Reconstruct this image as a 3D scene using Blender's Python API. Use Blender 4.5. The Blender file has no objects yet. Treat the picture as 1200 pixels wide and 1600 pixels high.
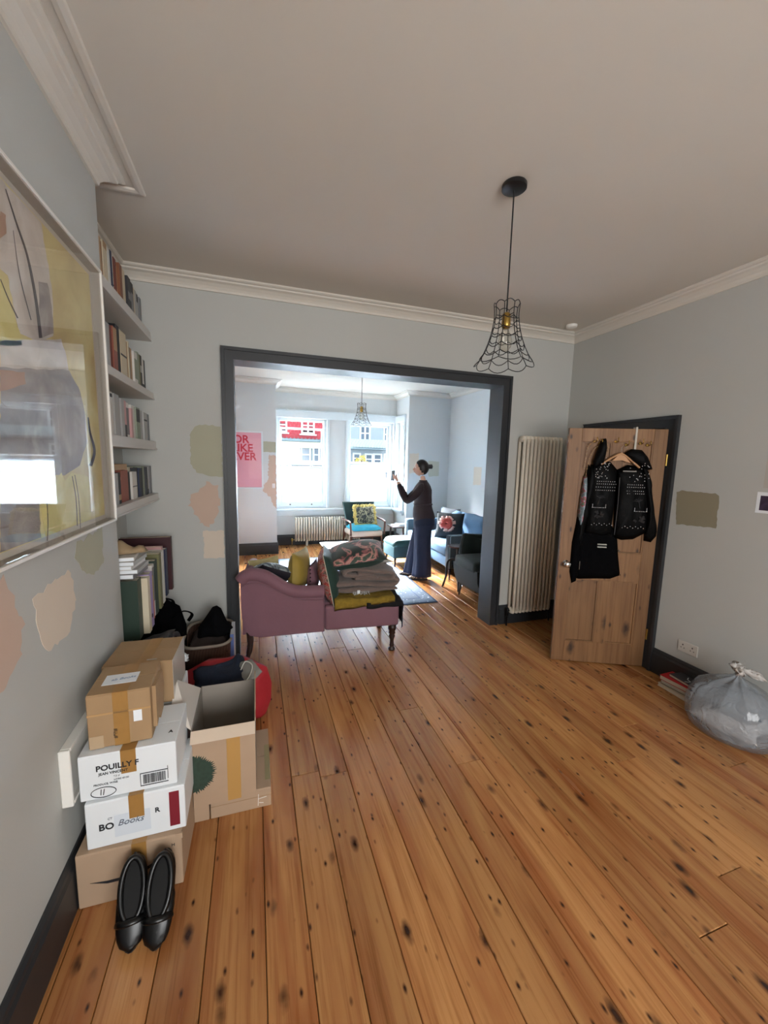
import bpy, bmesh, math, random
from mathutils import Vector, Matrix, noise
random.seed(7)
PI = math.pi
S = bpy.context.scene
COL = S.collection

# ---------------------------------------------------------------- camera
CAMZ = 1.6824
F_PX = 615.0
YAW, PITCH, ROLL = 0.318669, 0.128376, -0.0245370
def basis():
    cy, sy, cp, sp = math.cos(YAW), math.sin(YAW), math.cos(PITCH), math.sin(PITCH)
    f = Vector((sy*cp, cy*cp, -sp)); r = Vector((cy, -sy, 0)); d = f.cross(r)
    cr, sr = math.cos(ROLL), math.sin(ROLL)
    return cr*r + sr*d, -sr*r + cr*d, f
RX, DN, FW = basis()
cam = bpy.data.cameras.new('camera'); camo = bpy.data.objects.new('camera', cam); COL.objects.link(camo)
cam.sensor_fit = 'VERTICAL'; cam.sensor_height = 24.0; cam.lens = 24.0*F_PX/1600.0; cam.clip_start = .02; cam.clip_end = 200
m3 = Matrix((RX, -DN, -FW)).transposed()
camo.matrix_world = Matrix.Translation((0, 0, CAMZ)) @ m3.to_4x4()
S.camera = camo

# ---------------------------------------------------------------- world, light, exposure
W = bpy.data.worlds.new('sky'); S.world = W; W.use_nodes = True
bg = W.node_tree.nodes['Background']; bg.inputs[0].default_value = (.80, .90, 1.0, 1); bg.inputs[1].default_value = 1.5
S.view_settings.view_transform = 'Standard'; S.view_settings.look = 'None'
S.view_settings.exposure = 1.25; S.view_settings.gamma = 1.0; S.view_settings.use_curve_mapping = False
def area(name, loc, rot, sx, sy, power, col):
    l = bpy.data.lights.new(name, 'AREA'); l.shape = 'RECTANGLE'; l.size = sx; l.size_y = sy; l.energy = power; l.color = col
    o = bpy.data.objects.new(name, l); COL.objects.link(o); o.location = loc; o.rotation_euler = rot; return o
def portal(loc, rot, sx, sy):
    o = area('sky_portal', loc, rot, sx, sy, 1, (1, 1, 1)); o.data.cycles.is_portal = True; return o
# daylight entering by the bay windows and by the window behind the camera
portal((1.58, 8.12, 1.55), (PI/2, 0, PI), 2.6, 1.8)
portal((3.12, 7.5, 1.55), (PI/2, 0, PI/2), .7, 1.8)
area('rear_daylight', (.85, -2.5, 1.6), (PI/2, 0, 0), 2.3, 1.9, 70, (1.0, .98, .95))
# added fill lamp standing in for bright sky, slanting in through the bay
area('street_sky_fill', (1.6, 13.2, 6.9), (math.radians(-55), 0, 0), 11.0, 2.2, 23000, (.90, .95, 1.0)).data.spread = math.radians(100)

# ---------------------------------------------------------------- helpers
def C(h):
    h = h.lstrip('#'); v = [int(h[i:i+2], 16)/255 for i in (0, 2, 4)]
    return tuple((c/12.92 if c <= .04045 else ((c+.055)/1.055)**2.4) for c in v) + (1,)
MATS = {}
def mat(name, col, rough=.6, metal=0, nscale=0, namt=.12, bump=0, bscale=None, sheen=0, spec=None, trans=0, alpha=1, emit=0, coat=0):
    if name in MATS: return MATS[name]
    m = bpy.data.materials.new(name); m.use_nodes = True; nt = m.node_tree; n = nt.nodes; L = nt.links
    p = n['Principled BSDF']
    c = C(col) if isinstance(col, str) else tuple(col)+(1,)
    p.inputs['Base Color'].default_value = c; p.inputs['Roughness'].default_value = rough; p.inputs['Metallic'].default_value = metal
    if sheen: p.inputs['Sheen Weight'].default_value = sheen
    if spec is not None: p.inputs['Specular IOR Level'].default_value = spec
    if trans: p.inputs['Transmission Weight'].default_value = trans
    if alpha < 1: p.inputs['Alpha'].default_value = alpha
    if coat: p.inputs['Coat Weight'].default_value = coat; p.inputs['Coat Roughness'].default_value = .15
    if emit: p.inputs['Emission Color'].default_value = c; p.inputs['Emission Strength'].default_value = emit
    if nscale or bump:
        tc = n.new('ShaderNodeTexCoord')
    if nscale:
        t = n.new('ShaderNodeTexNoise'); t.inputs['Scale'].default_value = nscale; t.inputs['Detail'].default_value = 5
        L.new(tc.outputs['Object'], t.inputs['Vector'])
        mx = n.new('ShaderNodeMix'); mx.data_type = 'RGBA'
        lo = tuple(v*(1-namt*1.6) for v in c[:3])+(1,); hi = tuple(min(1, v*(1+namt*1.4)+namt*.01) for v in c[:3])+(1,)
        mx.inputs[6].default_value = lo; mx.inputs[7].default_value = hi
        L.new(t.outputs['Fac'], mx.inputs[0]); L.new(mx.outputs[2], p.inputs['Base Color'])
    if bump:
        t2 = n.new('ShaderNodeTexNoise'); t2.inputs['Scale'].default_value = bscale or 60; t2.inputs['Detail'].default_value = 6
        L.new(tc.outputs['Object'], t2.inputs['Vector'])
        b = n.new('ShaderNodeBump'); b.inputs['Strength'].default_value = bump; b.inputs['Distance'].default_value = .01
        L.new(t2.outputs['Fac'], b.inputs['Height']); L.new(b.outputs[0], p.inputs['Normal'])
    MATS[name] = m; return m

def ramp_mat(name, stops, scale=6, rough=.8, kind='noise', detail=4, dist=0, stretch=(1, 1, 1), sheen=0, constant=False, bump=0):
    if name in MATS: return MATS[name]
    m = bpy.data.materials.new(name); m.use_nodes = True; nt = m.node_tree; n = nt.nodes; L = nt.links; p = n['Principled BSDF']
    p.inputs['Roughness'].default_value = rough
    if sheen: p.inputs['Sheen Weight'].default_value = sheen
    tc = n.new('ShaderNodeTexCoord'); mp = n.new('ShaderNodeMapping'); mp.inputs['Scale'].default_value = stretch
    L.new(tc.outputs['Object'], mp.inputs[0])
    if kind == 'noise':
        t = n.new('ShaderNodeTexNoise'); t.inputs['Scale'].default_value = scale; t.inputs['Detail'].default_value = detail; t.inputs['Distortion'].default_value = dist; out = t.outputs['Fac']
    elif kind == 'voronoi':
        t = n.new('ShaderNodeTexVoronoi'); t.inputs['Scale'].default_value = scale; out = t.outputs['Distance']
    else:
        t = n.new('ShaderNodeTexWave'); t.inputs['Scale'].default_value = scale; t.inputs['Distortion'].default_value = dist; out = t.outputs['Fac']
    L.new(mp.outputs[0], t.inputs['Vector'])
    r = n.new('ShaderNodeValToRGB'); e = r.color_ramp.elements
    if constant: r.color_ramp.interpolation = 'CONSTANT'
    e[0].position = stops[0][0]; e[0].color = C(stops[0][1]); e[1].position = stops[-1][0]; e[1].color = C(stops[-1][1])
    for pos, c in stops[1:-1]:
        k = e.new(pos); k.color = C(c)
    L.new(out, r.inputs[0]); L.new(r.outputs[0], p.inputs['Base Color'])
    if bump:
        b = n.new('ShaderNodeBump'); b.inputs['Strength'].default_value = bump; b.inputs['Distance'].default_value = .01
        L.new(out, b.inputs['Height']); L.new(b.outputs[0], p.inputs['Normal'])
    MATS[name] = m; return m

def wood(name, base, dark, red, knot=True, axis='Y', rough=.32, kscale=1.0, coat=0.0, knotcut=.2):
    """pine: long grain, knots as dark ovals, tone differing from board to board (Object Info random)"""
    if name in MATS: return MATS[name]
    m = bpy.data.materials.new(name); m.use_nodes = True; nt = m.node_tree; n = nt.nodes; L = nt.links; p = n['Principled BSDF']
    p.inputs['Roughness'].default_value = rough; p.inputs['Specular IOR Level'].default_value = .55
    tc = n.new('ShaderNodeTexCoord'); oi = n.new('ShaderNodeObjectInfo')
    sc = n.new('ShaderNodeVectorMath'); sc.operation = 'SCALE'; sc.inputs[0].default_value = (37, 53, 11); L.new(oi.outputs['Random'], sc.inputs['Scale'])
    ad = n.new('ShaderNodeVectorMath'); L.new(tc.outputs['Object'], ad.inputs[0]); L.new(sc.outputs[0], ad.inputs[1])
    def mapped(s):
        q = n.new('ShaderNodeMapping'); q.inputs['Scale'].default_value = s; L.new(ad.outputs[0], q.inputs[0]); return q.outputs[0]
    def ax(along, across): return (across, along, across) if axis == 'Y' else (across, across, along)
    g = n.new('ShaderNodeTexNoise'); g.inputs['Scale'].default_value = 1; g.inputs['Detail'].default_value = 6; g.inputs['Roughness'].default_value = .65; L.new(mapped(ax(1.6, 55)), g.inputs[0])
    g2 = n.new('ShaderNodeTexNoise'); g2.inputs['Scale'].default_value = 1; g2.inputs['Detail'].default_value = 3; g2.inputs['Distortion'].default_value = .6; L.new(mapped(ax(1.1, 9)), g2.inputs[0])
    mx = n.new('ShaderNodeMix'); mx.data_type = 'RGBA'; mx.inputs[6].default_value = C(base); mx.inputs[7].default_value = C(red)
    r1 = n.new('ShaderNodeMapRange'); r1.inputs[1].default_value = .4; r1.inputs[2].default_value = .72; L.new(g2.outputs[0], r1.inputs[0]); L.new(r1.outputs[0], mx.inputs[0])
    mx2 = n.new('ShaderNodeMix'); mx2.data_type = 'RGBA'; mx2.blend_type = 'MULTIPLY'; mx2.inputs[7].default_value = (.62, .5, .4, 1)
    r2 = n.new('ShaderNodeMapRange'); r2.inputs[1].default_value = .48; r2.inputs[2].default_value = .72; L.new(g.outputs[0], r2.inputs[0]); L.new(r2.outputs[0], mx2.inputs[0]); L.new(mx.outputs[2], mx2.inputs[6])
    last = mx2.outputs[2]
    # board tone
    hv = n.new('ShaderNodeHueSaturation'); r3 = n.new('ShaderNodeMapRange'); r3.inputs[3].default_value = .84; r3.inputs[4].default_value = 1.13; L.new(oi.outputs['Random'], r3.inputs[0]); L.new(r3.outputs[0], hv.inputs['Value'])
    hv.inputs['Saturation'].default_value = 1.0; L.new(last, hv.inputs['Color']); last = hv.outputs[0]
    if knot:
        for (al, ac, cut, soft, pick) in ((5.0*kscale, 11*kscale, .19, .1, .42), (13*kscale, 28*kscale, .17, .1, .30)):
            v = n.new('ShaderNodeTexVoronoi'); v.inputs['Scale'].default_value = 1; v.voronoi_dimensions = '3D'
            wn = n.new('ShaderNodeTexNoise'); wn.inputs['Scale'].default_value = 28; L.new(ad.outputs[0], wn.inputs[0])
            wa = n.new('ShaderNodeVectorMath'); wa.operation = 'SCALE'; wa.inputs['Scale'].default_value = .16; L.new(wn.outputs['Color'], wa.inputs[0])
            wb = n.new('ShaderNodeVectorMath'); L.new(mapped(tuple((al if (i == 1 and axis == 'Y') or (i == 2 and axis != 'Y') else ac) for i in range(3))), wb.inputs[0]); L.new(wa.outputs[0], wb.inputs[1])
            L.new(wb.outputs[0], v.inputs['Vector'])
            kr = n.new('ShaderNodeMapRange'); kr.inputs[1].default_value = cut+soft; kr.inputs[2].default_value = cut*.45; L.new(v.outputs['Distance'], kr.inputs[0])
            sx = n.new('ShaderNodeSeparateColor'); L.new(v.outputs['Color'], sx.inputs[0])
            gt = n.new('ShaderNodeMath'); gt.operation = 'LESS_THAN'; gt.inputs[1].default_value = pick*knotcut/.2; L.new(sx.outputs[0], gt.inputs[0])
            mu = n.new('ShaderNodeMath'); mu.operation = 'MULTIPLY'; L.new(kr.outputs[0], mu.inputs[0]); L.new(gt.outputs[0], mu.inputs[1])
            mk = n.new('ShaderNodeMix'); mk.data_type = 'RGBA'; mk.inputs[7].default_value = C(dark); L.new(mu.outputs[0], mk.inputs[0]); L.new(last, mk.inputs[6]); last = mk.outputs[2]
    L.new(last, p.inputs['Base Color'])
    rr = n.new('ShaderNodeMapRange'); rr.inputs[3].default_value = rough-.06; rr.inputs[4].default_value = rough+.12; L.new(g2.outputs[0], rr.inputs[0]); L.new(rr.outputs[0], p.inputs['Roughness'])
    b = n.new('ShaderNodeBump'); b.inputs['Strength'].default_value = .18; b.inputs['Distance'].default_value = .004; L.new(g.outputs[0], b.inputs['Height']); L.new(b.outputs[0], p.inputs['Normal'])
    MATS[name] = m; return m

def glass_mat(name, tint=(1, 1, 1), refl=1.0, rough=0.0):
    m = bpy.data.materials.new(name); m.use_nodes = True; nt = m.node_tree; n = nt.nodes; L = nt.links
    n.remove(n['Principled BSDF']); o = n['Material Output']
    t = n.new('ShaderNodeBsdfTransparent'); t.inputs[0].default_value = tint+(1,)
    g = n.new('ShaderNodeBsdfGlossy'); g.inputs['Roughness'].default_value = rough
    f = n.new('ShaderNodeFresnel'); ge = n.new('ShaderNodeNewGeometry'); ir = n.new('ShaderNodeMapRange'); ir.inputs[3].default_value = 1.5; ir.inputs[4].default_value = 1/1.5
    L.new(ge.outputs['Backfacing'], ir.inputs[0]); L.new(ir.outputs[0], f.inputs[0])      # same reflection from either side of the pane
    mu = n.new('ShaderNodeMath'); mu.operation = 'MULTIPLY'; mu.inputs[1].default_value = refl; mu.use_clamp = True
    x = n.new('ShaderNodeMixShader'); L.new(f.outputs[0], mu.inputs[0]); L.new(mu.outputs[0], x.inputs[0]); L.new(t.outputs[0], x.inputs[1]); L.new(g.outputs[0], x.inputs[2]); L.new(x.outputs[0], o.inputs[0])
    MATS[name] = m; return m
def frost_mat(name):
    m = bpy.data.materials.new(name); m.use_nodes = True; nt = m.node_tree; n = nt.nodes; L = nt.links
    n.remove(n['Principled BSDF']); o = n['Material Output']
    a = n.new('ShaderNodeBsdfTranslucent')
    tc = n.new('ShaderNodeTexCoord'); t = n.new('ShaderNodeTexNoise'); t.inputs['Scale'].default_value = 1.5; L.new(tc.outputs['Object'], t.inputs[0])
    mx = n.new('ShaderNodeMix'); mx.data_type = 'RGBA'; mx.inputs[6].default_value = (.70, .78, .84, 1); mx.inputs[7].default_value = (.84, .86, .88, 1); L.new(t.outputs[0], mx.inputs[0]); L.new(mx.outputs[2], a.inputs[0])
    g = n.new('ShaderNodeBsdfGlossy'); g.inputs['Roughness'].default_value = .35
    x = n.new('ShaderNodeMixShader'); x.inputs[0].default_value = .05; L.new(a.outputs[0], x.inputs[1]); L.new(g.outputs[0], x.inputs[2]); L.new(x.outputs[0], o.inputs[0])
    MATS[name] = m; return m

class B:
    """collects shapes in one bmesh"""
    def __init__(s): s.bm = bmesh.new()
    def _tf(s, vs, M):
        if M is not None: bmesh.ops.transform(s.bm, matrix=M, verts=vs)
    def box(s, x0, y0, z0, x1, y1, z1, bev=0, M=None, seg=1):
        vs = [s.bm.verts.new(p) for p in ((x0,y0,z0),(x1,y0,z0),(x1,y1,z0),(x0,y1,z0),(x0,y0,z1),(x1,y0,z1),(x1,y1,z1),(x0,y1,z1))]
        fs = [s.bm.faces.new([vs[i] for i in q]) for q in ((0,3,2,1),(4,5,6,7),(0,1,5,4),(1,2,6,5),(2,3,7,6),(3,0,4,7))]
        if bev:
            es = list({e for f in fs for e in f.edges})
            r = bmesh.ops.bevel(s.bm, geom=es, offset=bev, segments=seg, affect='EDGES', profile=.5)
            vs = list({v for f in r['faces'] for v in f.verts} | {v for v in vs if v.is_valid} )
        s._tf(vs, M); return s
    def quad(s, *p):
        s.bm.faces.new([s.bm.verts.new(q) for q in p]); return s
    def prism(s, pts, a, b, plane='XZ', M=None):
        """polygon pts in a plane, extruded from a to b along the third axis"""
        def P(u, v, w): return {'XZ': (u, w, v), 'XY': (u, v, w), 'YZ': (w, u, v)}[plane]
        A = [s.bm.verts.new(P(u, v, a)) for u, v in pts]; Bv = [s.bm.verts.new(P(u, v, b)) for u, v in pts]
        n = len(pts); s.bm.faces.new(A); s.bm.faces.new(Bv[::-1])
        for i in range(n): s.bm.faces.new([A[(i+1) % n], A[i], Bv[i], Bv[(i+1) % n]])
        s._tf(A+Bv, M); return s
    def tube(s, pts, r, seg=8, cap=True, flat=1.0):
        pts = [Vector(p) for p in pts]; n = len(pts); rs = r if isinstance(r, (list, tuple)) else [r]*n
        rings = []; up = None
        for i, p in enumerate(pts):
            t = (pts[min(i+1, n-1)]-pts[max(i-1, 0)]).normalized()
            if up is None: up = Vector((0, 0, 1)) if abs(t.z) < .9 else Vector((1, 0, 0))
            a = t.cross(up)
            if a.length < 1e-4: a = t.cross(Vector((1, 0, 0)))
            a.normalize(); b = a.cross(t).normalized(); up = b
            rings.append([s.bm.verts.new(p + rs[i]*(math.cos(k*2*PI/seg)*a + flat*math.sin(k*2*PI/seg)*b)) for k in range(seg)])
        for i in range(n-1):
            for k in range(seg): s.bm.faces.new([rings[i][k], rings[i][(k+1) % seg], rings[i+1][(k+1) % seg], rings[i+1][k]])
        if cap: s.bm.faces.new(rings[0][::-1]); s.bm.faces.new(rings[-1])
        return s
    def lathe(s, prof, seg=24, c=(0, 0), sx=1, sy=1, M=None):
        rings = []
        for r, z in prof: rings.append([s.bm.verts.new((c[0]+sx*r*math.cos(k*2*PI/seg), c[1]+sy*r*math.sin(k*2*PI/seg), z)) for k in range(seg)])
        for i in range(len(prof)-1):
            for k in range(seg): s.bm.faces.new([rings[i][k], rings[i][(k+1) % seg], rings[i+1][(k+1) % seg], rings[i+1][k]])
        s.bm.faces.new(rings[0][::-1]); s.bm.faces.new(rings[-1])
        s._tf([v for r in rings for v in r], M); return s
    def loft(s, rings, cap=True):
        R = [[s.bm.verts.new(p) for p in r] for r in rings]; n = len(R[0])
        for i in range(len(R)-1):
            for k in range(n): s.bm.faces.new([R[i][k], R[i][(k+1) % n], R[i+1][(k+1) % n], R[i+1][k]])
        if cap: s.bm.faces.new(R[0][::-1]); s.bm.faces.new(R[-1])
        return s
    def pillow(s, w, h, t, M=None, n=14, pinch=.08, pw=2.4, seed=0, rough=.0):
        def pt(u, v, sg):
            k = 1-pinch*(1-abs(v)**2)*abs(u)**2; k2 = 1-pinch*(1-abs(u)**2)*abs(v)**2
            z = sg*t/2*max(0, (1-abs(u)**pw)*(1-abs(v)**pw))**.55
            p = Vector((u*w/2*k, v*h/2*k2, z))
            if rough:
                q = noise.noise_vector(Vector((u*2.2+seed, v*2.2, sg*3)))*rough; p += q*(1-.5*max(abs(u), abs(v)))
            return p
        T = {}; Bt = {}
        for i in range(n+1):
            for j in range(n+1):
                u = -1+2*i/n; v = -1+2*j/n; T[i, j] = s.bm.verts.new(pt(u, v, 1))
                Bt[i, j] = T[i, j] if i in (0, n) or j in (0, n) else s.bm.verts.new(pt(u, v, -1))
        for i in range(n):
            for j in range(n):
                s.bm.faces.new([T[i, j], T[i+1, j], T[i+1, j+1], T[i, j+1]]); s.bm.faces.new([Bt[i, j], Bt[i, j+1], Bt[i+1, j+1], Bt[i+1, j]])
        s._tf(list(set(T.values()) | set(Bt.values())), M); return s
    def puff(s, out, t, plane='XZ', base=0.0, sign=-1, n=7, jit=.004, both=False, M=None, center=None, sharp=2.2):
        """a soft swollen shape on the outline `out`; star-shaped about its centre"""
        P = []; m = len(out)
        for i in range(m):
            a = Vector(out[i]); b = Vector(out[(i+1) % m]); k = max(1, int((b-a).length/.025))
            for j in range(k): P.append(a.lerp(b, j/k))
        c = Vector(center) if center else sum(P, Vector((0, 0)))/len(P)
        def P3(u, v, w): return {'XZ': (u, w, v), 'XY': (u, v, w), 'YZ': (w, u, v)}[plane]
        rings = []; back = []
        def mk(sg, skip):
            rr = []
            for k in range(n):
                f = 1-k/n; ring = []
                for p in P:
                    q = c.lerp(p, f); w = t*max(0, 1-f**sharp)**.6
                    w += jit*noise.noise(Vector((q.x*16, q.y*9, 3.1*t*sg)))*min(1, 3*(1-f))*3
                    ring.append(s.bm.verts.new(P3(q.x, q.y, base+sg*w)))
                rr.append(ring)
            return rr
        F = mk(sign, False); cc = s.bm.verts.new(P3(c.x, c.y, base+sign*t)); N = len(P)
        def skin(F, cc):
            for k in range(n-1):
                for i in range(N): s.bm.faces.new([F[k][i], F[k][(i+1) % N], F[k+1][(i+1) % N], F[k+1][i]])
            for i in range(N): s.bm.faces.new([F[-1][i], F[-1][(i+1) % N], cc])
        skin(F, cc); vs = [v for r in F for v in r]+[cc]
        if both:
            G = mk(-sign, False); c2 = s.bm.verts.new(P3(c.x, c.y, base-sign*t)); skin(G, c2); vs += [v for r in G for v in r]+[c2]
        else: s.bm.faces.new(F[0])
        s._tf(vs, M); return s
    def obj(s, name, m, parent=None, smooth=False, loc=None, rot=None, label=None, kind=None, angle=None, sub=0, weld=False):
        if weld: bmesh.ops.remove_doubles(s.bm, verts=s.bm.verts, dist=1e-5)
        bmesh.ops.recalc_face_normals(s.bm, faces=s.bm.faces)
        me = bpy.data.meshes.new(name); s.bm.to_mesh(me); s.bm.free()
        for f in me.polygons: f.use_smooth = smooth
        if angle is not None:
            for f in me.polygons: f.use_smooth = True
            me.set_sharp_from_angle(angle=math.radians(angle))
        return link(name, me, m, parent, loc, rot, label, kind, sub)
def link(name, me, m, parent=None, loc=None, rot=None, label=None, kind=None, sub=0):
    o = bpy.data.objects.new(name, me); COL.objects.link(o)
    if m is not None and not me.materials: me.materials.append(m)
    if parent: o.parent = parent
    if loc is not None: o.location = loc
    if rot is not None: o.rotation_euler = rot
    if label: o['label'] = label
    if kind: o['kind'] = kind
    if sub:
        md = o.modifiers.new('s', 'SUBSURF'); md.levels = sub; md.render_levels = sub
    return o
def thing(name, label, cat, loc=(0, 0, 0), rz=0, group=None, rot=None):
    o = bpy.data.objects.new(name, None); COL.objects.link(o); o.location = loc; o.rotation_euler = rot or (0, 0, rz); o.empty_display_size = .05
    o['label'] = label; o['category'] = cat
    if group: o['group'] = group
    return o
def tag(o, label, cat, group=None):
    o['label'] = label; o['category'] = cat
    if group: o['group'] = group
    return o
def struct(name, loc=(0, 0, 0)):
    o = bpy.data.objects.new(name, None); COL.objects.link(o); o.location = loc; o['kind'] = 'structure'; return o
def copy_tree(o, parent=None):
    c = o.copy(); COL.objects.link(c)
    if parent: c.parent = parent
    for ch in list(o.children): copy_tree(ch, c)
    return c
def text(name, body, size, m, parent, loc, rot, bold=0.0, shear=0, ext=.0006, align='LEFT', spacing=1.0, label=None):
    cu = bpy.data.curves.new(name, 'FONT'); cu.body = body; cu.size = size; cu.offset = bold; cu.shear = shear; cu.extrude = ext; cu.align_x = align; cu.space_character = spacing; cu.resolution_u = 3
    cu.space_line = .85
    t = bpy.data.objects.new(name+'_c', cu); COL.objects.link(t)
    dg = bpy.context.evaluated_depsgraph_get(); me = bpy.data.meshes.new_from_object(t.evaluated_get(dg)); bpy.data.objects.remove(t)
    me.materials.clear(); me.name = name
    return link(name, me, m, parent, loc, rot, label)
def R(*a): return Matrix.Translation(a[0]) @ (Matrix.Rotation(a[3], 4, 'Z') if len(a) > 3 else Matrix()) @ Matrix.Rotation(a[1], 4, 'X') @ (Matrix.Rotation(a[2], 4, 'Y') if len(a) > 2 else Matrix())
def smooth_path(pts, k=6):
    P = [Vector(p) for p in pts]; out = []
    for i in range(len(P)-1):
        p0 = P[max(i-1, 0)]; p1 = P[i]; p2 = P[i+1]; p3 = P[min(i+2, len(P)-1)]
        for j in range(k):
            t = j/k; out.append(.5*((2*p1)+(p2-p0)*t+(2*p0-5*p1+4*p2-p3)*t*t+(3*p1-p0-3*p2+p3)*t**3))
    out.append(P[-1]); return out
def sweep(b, path, prof):
    """profile (offset to the left of the path, z) swept with mitred corners"""
    P = [Vector(p) for p in path]; rings = []
    for i, p in enumerate(P):
        d0 = (P[i]-P[i-1]).normalized() if i else None; d1 = (P[i+1]-P[i]).normalized() if i < len(P)-1 else None
        n0 = Vector((-d0.y, d0.x)) if d0 else None; n1 = Vector((-d1.y, d1.x)) if d1 else None
        if n0 and n1: mt = (n0+n1); mt = mt/ (mt.dot(n0))
        else: mt = n0 or n1
        rings.append([b.bm.verts.new((p.x+mt.x*o, p.y+mt.y*o, z)) for o, z in prof])
    n = len(prof)
    for i in range(len(rings)-1):
        for k in range(n): b.bm.faces.new([rings[i][k], rings[i][(k+1) % n], rings[i+1][(k+1) % n], rings[i+1][k]])
    b.bm.faces.new(rings[0]); b.bm.faces.new(rings[-1][::-1]); return b

# ---------------------------------------------------------------- materials
wallm = mat('wall_paint', '#b7b8b4', .85, nscale=1.2, namt=.02, bump=.06, bscale=120)
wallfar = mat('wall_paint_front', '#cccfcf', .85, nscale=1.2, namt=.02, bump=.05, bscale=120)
ceilm = mat('ceiling_paint', '#c9c3b9', .9, nscale=.8, namt=.015)
trimw = mat('white_gloss', '#e6e4de', .4, bump=.02, bscale=60)
shelfm = mat('shelf_paint', '#cdcac6', .5)
char = mat('charcoal_eggshell', '#2a2c2f', .45, nscale=3, namt=.06)
winw = mat('window_white', '#d2dadd', .35)
sagep = mat('sage_paint', '#aaa893', .85, nscale=5, namt=.03)
pinkp = mat('plaster_pink_paint', '#c4ab9a', .85, nscale=5, namt=.04)
creamp = mat('cream_paint', '#d3c5b4', .85, nscale=5, namt=.03)
taupep = mat('taupe_paint', '#8d8570', .85, nscale=5, namt=.03)
floorw = wood('pine_boards', '#b98450', '#35190c', '#96592f', rough=.2, kscale=1.2)
doorw = wood('stripped_pine', '#85603c', '#341e0f', '#74502f', axis='Z', rough=.5, kscale=.7, knotcut=.12)
black = mat('black_metal', '#0d0d0f', .4)
blackcloth = mat('black_cloth', '#050507', .9, bump=.2, bscale=90, spec=.08)
leather = mat('black_leather', '#050506', .6, bump=.2, bscale=40, spec=.12)
cardb = mat('cardboard', '#a0825f', .8, nscale=9, namt=.07, bump=.06, bscale=40)
cardl = mat('cardboard_light', '#ab9178', .8, nscale=9, namt=.05)
cardin = mat('cardboard_inside', '#8d857c', .85, nscale=6, namt=.04)
cardwh = mat('white_carton', '#dfe3e6', .6, nscale=4, namt=.03)
tape = mat('brown_tape', '#9f7640', .3, nscale=30, namt=.08)
paper = mat('paper', '#e6eaee', .6)
ink = mat('black_print', '#1b1d22', .7)
blueink = mat('blue_pen', '#7e93b0', .7)
chrome = mat('chrome', '#d8d8d8', .12, 1)
brass = mat('brass', '#b8974f', .3, 1)
darkwood = mat('dark_wood', '#2a1710', .35, nscale=12, namt=.2)
radm = mat('radiator_enamel', '#e9e0d0', .35)
GL = glass_mat('window_glass'); FR = frost_mat('frosted_glass'); PG = glass_mat('picture_glass', refl=.65)

# ---------------------------------------------------------------- floor
XL, XR, XF = -.93, 3.13, 3.68      # alcove wall, right wall of the near room, right wall of the far room
YR, YP, YP2, YB, YW = -2.2, 3.41, 3.61, 7.12, 7.82
fl = B().box(-1.1, YR-.1, -.08, 3.9, 8.1, -.028).obj('floor', mat('floor_void', '#1a100a', .9), kind='structure')
def board(x0, x1, y0, y1):
    g = .0013; b = B(); dz = random.uniform(-.0008, .0008)
    X0, X1, Y0, Y1 = -(x1-x0)/2+g, (x1-x0)/2-g, -(y1-y0)/2+g, (y1-y0)/2-g; c = .0025
    A = [b.bm.verts.new(p) for p in ((X0,Y0,-.024),(X1,Y0,-.024),(X1,Y1,-.024),(X0,Y1,-.024))]
    Bq = [b.bm.verts.new(p) for p in ((X0,Y0,-c),(X1,Y0,-c),(X1,Y1,-c),(X0,Y1,-c))]
    T = [b.bm.verts.new(p) for p in ((X0+c,Y0+c,0),(X1-c,Y0+c,0),(X1-c,Y1-c,0),(X0+c,Y1-c,0))]
    for U, V in ((A, Bq), (Bq, T)):
        for i in range(4): b.bm.faces.new([U[i], U[(i+1) % 4], V[(i+1) % 4], V[i]])
    b.bm.faces.new(T)
    b.obj('floorboard', floorw, fl, loc=((x0+x1)/2, (y0+y1)/2, dz))
k = -7
x = .01-.15*6.3
while x < 3.69:
    x1 = x+.15+random.uniform(-.004, .004)
    if abs(x1-.01) < .08: x1 = .01
    y = YR + random.uniform(-2.5, 0)
    lim = YW if x < 2.85 else YB
    while y < lim:
        ln = random.choice((4.2, 5.1, 5.6, 6.4)); y1 = y+ln
        a, c_ = max(y, YR), min(y1, lim)
        if lim-c_ < .3: c_ = lim; y1 = lim+.1
        if c_-a > .15: board(max(x, XL), min(x1, XF), a, c_)
        y = y1
    x = x1

# ---------------------------------------------------------------- walls and ceiling
def patch(parent, m, pts, plane, w, dirn, jag=.008, th=.0012):
    """hand-brushed test patch of paint: an irregular thin coat on the wall"""
    P = []
    for i in range(len(pts)):
        a = Vector(pts[i]); c_ = Vector(pts[(i+1) % len(pts)]); kk = max(2, int((c_-a).length/.02))
        for j in range(kk):
            q = a.lerp(c_, j/kk); P.append((q.x+random.uniform(-jag, jag), q.y+random.uniform(-jag, jag)))
    return B().prism(P, w, w+dirn*th, plane).obj('paint_patch', m, parent)
wl = struct('wall_left')
B().box(-1.05, YR, 0, -.675, 2.31, 3.0).obj('chimney_breast', wallm, wl)
B().box(-1.05, 2.31, 0, XL, YP, 3.0).obj('alcove_wall', wallm, wl)
patch(wl, sagep, [(1.84,1.33),(2.11,1.345),(2.10,1.18),(1.97,1.16),(1.86,1.20),(1.81,1.28)], 'YZ', -.675, 1, .012)
patch(wl, creamp, [(1.49,1.22),(1.75,1.25),(1.79,1.12),(1.70,1.0),(1.55,1.02),(1.50,1.1)], 'YZ', -.675, 1, .01)
patch(wl, pinkp, [(1.18,1.34),(1.36,1.335),(1.38,1.26),(1.42,1.18),(1.40,1.08),(1.30,1.03),(1.12,.98)], 'YZ', -.675, 1, .014)
wr = struct('wall_right')
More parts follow.
